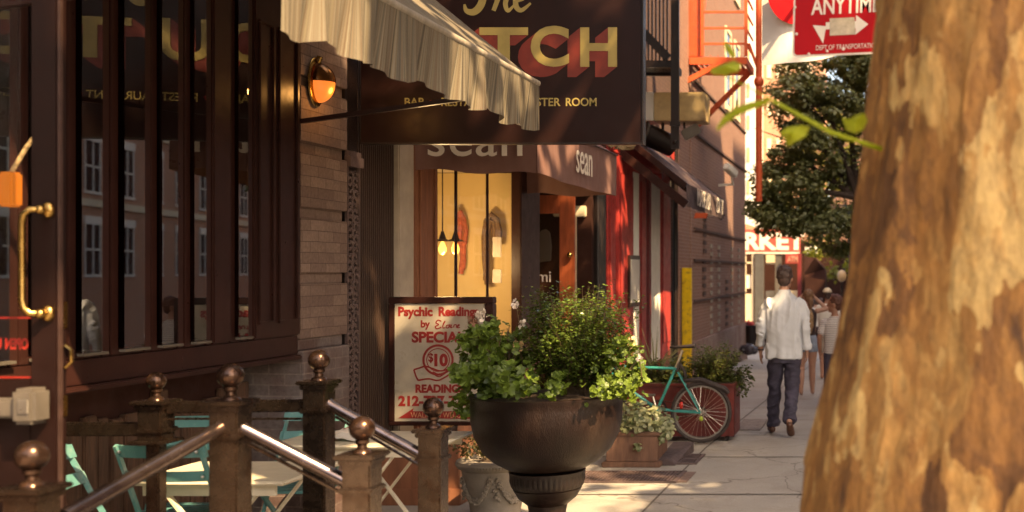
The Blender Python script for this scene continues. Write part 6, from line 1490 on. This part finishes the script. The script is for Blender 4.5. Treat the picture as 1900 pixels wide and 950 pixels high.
ar = [(1588,30),(1611,48),(1588,66),(1588,55),(1560,55),(1530,55),(1530,70),(1508,48),(1530,32),(1530,41),(1588,41)]
ar = [(1588,30),(1611,48),(1588,66),(1588,54),(1532,54),(1528,80),(1508,45),(1532,48),(1532,41),(1588,41)]
mb.prism([((x-1550)/st,(50-y)/st) for x,y in ar], Of, Ut, Vt, Nt, 0.0012); mb.build('lettering', MAT['traffic_white'], ts)
MB().prism([((x-1550)/st,(50-y)/st) for x,y in ((1539,34),(1585,34),(1588,66),(1540,66))], Of+Nt*0.0014, Ut, Vt, Nt, 0.0008).build('sticker', MAT['sticker'], ts)
mb = MB()
for x, y in ((1474,10),(1478,60),(1502,98),(1536,94),(1566,92)): mb.ball(Of+Ut*((x-1550)/st)+Vt*((50-y)/st), (0.006,0.003,0.006), 8, 6)
mb.build('rivet', MAT['traffic_white'], ts)
pp = thing('sign_pole', 'dark green steel sign pole partly hidden by the tree trunk', 'pole', (P(1642,0,TY+.05).x, TY+0.05, -0.14))
xp = P(1640,0,TY+.05).x
mb = MB().box(xp-0.024, xp-0.018, TY+0.02, TY+0.06, -0.02, 3.6).box(xp+0.018, xp+0.024, TY+0.02, TY+0.06, -0.02, 3.6).box(xp-0.018, xp+0.018, TY+0.05, TY+0.056, -0.02, 3.6)
mb.build('channel', M('green_pole', (0.05,0.06,0.04), 0.5, 0.2), pp); MB().ball((xp,TY+0.045,2.6),0.012,8,6).ball((xp,TY+0.045,3.1),0.012,8,6).build('bolts', MAT['alloy'], pp)
bn = thing('white_banner', 'white cloth banner with a red disc hanging behind the red sign', 'banner', P(1460,60,6.2))
YB = 6.2; n = 16; vs_ = []
for i in range(n+1):
    for j in range(n+1):
        u, v = i/n, j/n; x = 1411 + 165*u + (8*(1-u))*(v-0.5); y = -200 + (v)*(200+126-28*u*u - 2)
        p = P(x, y, YB); p.y += 0.03*math.sin(u*7+v*3) + 0.05*math.sin(v*4+u*2); vs_.append(p)
MB().add(vs_, [(i*(n+1)+j,(i+1)*(n+1)+j,(i+1)*(n+1)+j+1,i*(n+1)+j+1) for i in range(n) for j in range(n)]).build('cloth', MAT['bannercloth'], bn, smooth=True)
sB = F/YB; MB().prism([((50*math.cos(q))/sB, (62*math.sin(q))/sB) for q in np.linspace(0,2*math.pi,48)[:-1]], P(1474,-18,YB-0.085), U, V, (0,-1,0), 0.004).build('red_disc', MAT['traffic_red'], bn)
MB().tube([P(1405,-202,YB), P(1640,-202,YB), ], 0.012, 8).build('rod', MAT['iron'], bn)
MB().bar(P(1640,-202,YB), (P(1640,0,YB).x, TY+0.08, P(0,-202,YB).z), 0.02, 0.02).build('arm', MAT['iron'], bn)

# ------------------------------------------------------------------ trees
nt_ = thing('plane_tree', 'big plane tree with mottled peeling bark in the right foreground', 'tree', (0.48, 3.0, -0.14))
TYc = 3.0; sT = F/TYc
edge = [(1300,-150),(1470,1105),(1483,1000),(1497,940),(1506,860),(1522,780),(1543,690),(1556,600),(1572,500),(1583,400),(1594,320),(1606,240),(1620,140),(1630,60),(1640,0),(1652,-120),(1660,-300),(1662,-700),(1664,-1300)]
edge = edge[1:]
mb = MB(); n = 160; vs_ = []
rows = []
zs_prev = None
pts = [(x, y) for x, y in edge]
M_ = 150
ys_ = np.linspace(pts[0][1], pts[-1][1], M_)
xs_ = np.interp(-ys_, [-p[1] for p in pts], [p[0] for p in pts])
from mathutils import noise as mn_
for i in range(M_):
    z = H - (ys_[i]-YV)/sT; r0 = 0.43 + 0.04*max(0,(ys_[i]-300)/700)
    # the left silhouette is where the outline tangent meets: centre sits one radius to the right
    cx = (xs_[i]-XV)/sT + r0*1.01
    for k in range(n):
        q = 2*math.pi*k/n; v = Vector((math.cos(q)*1.1, math.sin(q)*1.1, z*0.55))
        d = 0.040*mn_.noise(v*1.6) + 0.020*mn_.noise(v*4.2+Vector((3,1,2))) + 0.008*mn_.noise(v*11)
        f_ = mn_.noise(Vector((math.cos(q)*3.2, math.sin(q)*3.2, z*1.7))+Vector((9,4,1))); d += 0.010*(1 if f_ > 0.08 else 0)
        rr_ = r0 + d; vs_.append((cx+rr_*math.cos(q), TYc+rr_*math.sin(q), z))
mb.add(vs_, [(i*n+k, i*n+(k+1)%n, (i+1)*n+(k+1)%n, (i+1)*n+k) for i in range(M_-1) for k in range(n)])
zt_ = H - (ys_[-1]-YV)/sT; cxT = (xs_[-1]-XV)/sT + 0.43
limbs = [((cxT,3,zt_-0.4),(-1.0,4.0,6.0),(-2.2,6.0,7.6)), ((cxT,3,zt_-0.3),(1.6,2.6,6.4),(3.5,2.0,8.6)), ((cxT,3,zt_-0.3),(0.8,5.0,6.6),(1.2,8.5,8.6)), ((cxT,3,zt_-0.3),(0.3,1.2,6.4),(-0.6,-1.2,8.8)), ((cxT,3,zt_-0.4),(0.6,3.2,7.0),(0.7,3.4,10.5)), ((cxT,3,zt_-0.4),(2.0,0.8,5.9),(4.6,-1.2,7.4))]
for L in limbs:
    pts_ = [Vector(L[0])*(1-q)**2+Vector(L[1])*2*q*(1-q)+Vector(L[2])*q*q for q in np.linspace(0,1,9)]; mb.tube(pts_, [0.34*(1-0.095*k) for k in range(9)], 12, cap=False)
    for k in range(5):
        b0 = pts_[random.randint(4,8)]; mb.tube([b0, b0+Vector((random.uniform(-1.4,1.4),random.uniform(-1.4,1.4),random.uniform(0,1.2)))], [0.06,0.02], 6, cap=False)
mb.build('trunk', MAT['bark'], nt_, smooth=True, recalc=False)
NL = 4300
cp1, cd1 = cloud((2.0,2.9,9.3),(6.4,7.2,3.3), NL, 0.68, 60, shell=0.2)
c2_, d2_ = cloud((4.1,-0.9,7.3),(2.2,1.8,1.3), 1250, 0.40, 26, shell=0.2)  # unseen low bough of leaves added to dapple the trunk with shade
c3_, d3_ = cloud((4.9,6.3,8.6),(2.6,3.6,1.5), 2700, 0.55, 46, shell=0.1)  # out-of-view clumps added to break up sun on the pavement
cp1, cd1 = np.vstack([cp1, c2_, c3_]), np.vstack([cd1, d2_, d3_])
k_ = cp1[:,2] > 5.7 + 0.10*np.maximum(0, cp1[:,1]-8)
cp1, cd1 = cp1[k_], cd1[k_]
leaves('crown', MAT['lf_tree'], nt_, cp1, cd1*0.4+RNG.normal(size=cp1.shape)*0.5+np.array([0,0,0.9]), RNG.uniform(0.16,0.30,len(cp1)), aspect=0.9, droop=0.1)
# the young shoot that crosses the view
mb = MB(); sh_ = [P(1610,268,2.75), P(1540,245,2.7), P(1480,212,2.68), P(1425,182,2.68)]
mb.tube([Vector((P(1640,275,2.85).x,2.85,P(0,278,2.85).z))]+sh_, [0.007,0.006,0.006,0.005,0.004], 8)
mb.tube([sh_[2], P(1395,165,2.7), P(1345,140,2.72)], [0.003,0.002,0.002], 6); mb.build('shoot', MAT['lf_lime'], nt_, smooth=True)
def big_leaf(m_, pts, Yv, curl=0.03):
    c = sum((Vector(P(x,y,Yv)) for x,y in pts), Vector())/len(pts); c.y -= curl
    vs2 = [c] + [P(x,y,Yv+0.02*math.sin(i*1.7)) for i,(x,y) in enumerate(pts)]; n_ = len(pts)
    m_.add(vs2, [(0,1+k,1+(k+1)%n_) for k in range(n_)])
m_ = MB()
big_leaf(m_, [(1425,182),(1428,192),(1400,202),(1370,214),(1345,232),(1331,244),(1330,236),(1342,216),(1362,200),(1390,190)], 2.66)
big_leaf(m_, [(1488,232),(1502,236),(1496,252),(1478,262),(1462,272),(1456,258),(1446,246),(1462,236)], 2.70)
big_leaf(m_, [(1562,218),(1574,222),(1586,214),(1604,210),(1610,224),(1602,240),(1588,248),(1570,242)], 2.76)
big_leaf(m_, [(1345,118),(1362,112),(1376,120),(1370,132),(1345,140),(1322,138),(1318,128)], 2.72)
big_leaf(m_, [(1342,78),(1352,80),(1362,94),(1366,108),(1356,106),(1346,94)], 2.72)
m_.build('shoot_leaves', MAT['lf_lime'], nt_, recalc=False)

ft = thing('street_tree', 'leafy grey-green street tree overhanging the pavement beyond the man', 'tree', (P(1590,0,25).x, 25, gz(25)))
YT = 25.0
def tree_trunk(parent, base, top, r, mat, spreads):
    m_ = MB(); b0, t0 = Vector(base), Vector(top)
    m_.tube([b0, b0.lerp(t0,0.4)+Vector((0.05,0,0)), t0], [r*1.3, r, r*0.7], 12)
    for s_ in spreads:
        e = Vector(s_); m_.tube([t0.lerp(b0,0.1), t0.lerp(e,0.5)+Vector((0,0,0.25)), e], [r*0.55, r*0.3, r*0.1], 8)
        for k in range(3): m_.tube([t0.lerp(e,0.6+0.1*k), e+Vector((random.uniform(-.7,.7),random.uniform(-.7,.7),random.uniform(-.3,.6)))], [r*0.15, r*0.05], 5)
    m_.build('trunk', mat, parent, smooth=True, recalc=False)
c1 = P(1530,300,YT)
tree_trunk(ft, (P(1600,0,YT).x,YT,gz(YT)), tuple(P(1590,330,YT)), 0.16, MAT['bark_dark'], [tuple(P(x,y,YT+d)) for x,y,d in ((1420,330,0),(1450,240,.6),(1500,170,-.5),(1560,120,.4),(1640,200,0),(1440,420,-.4),(1500,390,.5),(1700,260,.4))])
sT2 = F/YT
zones = [(1530,230,92,128,8000),(1590,110,50,50,1500),(1618,150,45,70,2600),(1600,95,45,30,1200),(1470,360,85,75,7000),(1435,400,45,45,2200),(1545,420,75,55,4200),(1600,180,70,110,2600),(1475,170,60,65,3600),(1650,320,80,110,1200),(1500,300,90,60,2400)]
PP, DD = [], []
for x, y, rx, ry2, nn in zones:
    p_, d = cloud(P(x,y,YT), (rx/sT2, 0.9, ry2/sT2), nn, 0.24, max(16, nn//75), shell=0.35, flat=0.6); PP.append(p_); DD.append(d)
PP, DD = np.vstack(PP), np.vstack(DD)
leaves('crown', MAT['lf_far'], ft, PP, DD*0.5+RNG.normal(size=PP.shape)*0.4+np.array([0,-0.2,0.8]), RNG.uniform(0.05,0.125,len(PP)), aspect=0.7, droop=0.2)
t2 = thing('shade_tree', 'unseen tall street tree behind the plane tree, added to shade the pavement', 'tree', (0.62, 13.2, gz(13)))  # extra tree placed out of view to block the sun
tree_trunk(t2, (0.62,13.2,gz(13)-0.1), (0.7,13.2,5.6), 0.15, MAT['bark_dark'], [(-2.0,12,8.0),(2.6,11.5,8.2),(0.6,16,8.4),(-1.5,14.8,8.2),(1.5,13.5,9.5)])
p_, d = cloud((0.5,12.8,9.4), (4.6,4.6,2.8), 2600, 0.75, 60, shell=0.25); k_ = p_[:,2] > 6.3 + 0.25*np.maximum(0, p_[:,1]-13); p_, d = p_[k_], d[k_]
leaves('crown', MAT['lf_tree'], t2, p_, d*0.4+RNG.normal(size=p_.shape)*0.5+np.array([0,0,0.9]), RNG.uniform(0.2,0.36,len(p_)), aspect=0.9, droop=0.1)
f2 = thing('far_street_tree', 'street tree with sunlit yellow leaf colour at the far end of the pavement', 'tree', (P(1580,0,52).x, 52, gz(52)))
tree_trunk(f2, (P(1580,0,52).x,52,gz(52)), tuple(P(1580,430,52)), 0.2, MAT['bark_dark'], [tuple(P(x,y,52)) for x,y in ((1530,400),(1560,350),(1620,380),(1600,330))])
p_, d = cloud(P(1575,330,52), (3.2,2.4,4.6), 5200, 0.6, 70); leaves('crown', MAT['lf_yel'], f2, p_, d*0.5+RNG.normal(size=p_.shape)*0.5+np.array([0,0,0.7]), RNG.uniform(0.14,0.28,5200), aspect=0.7)
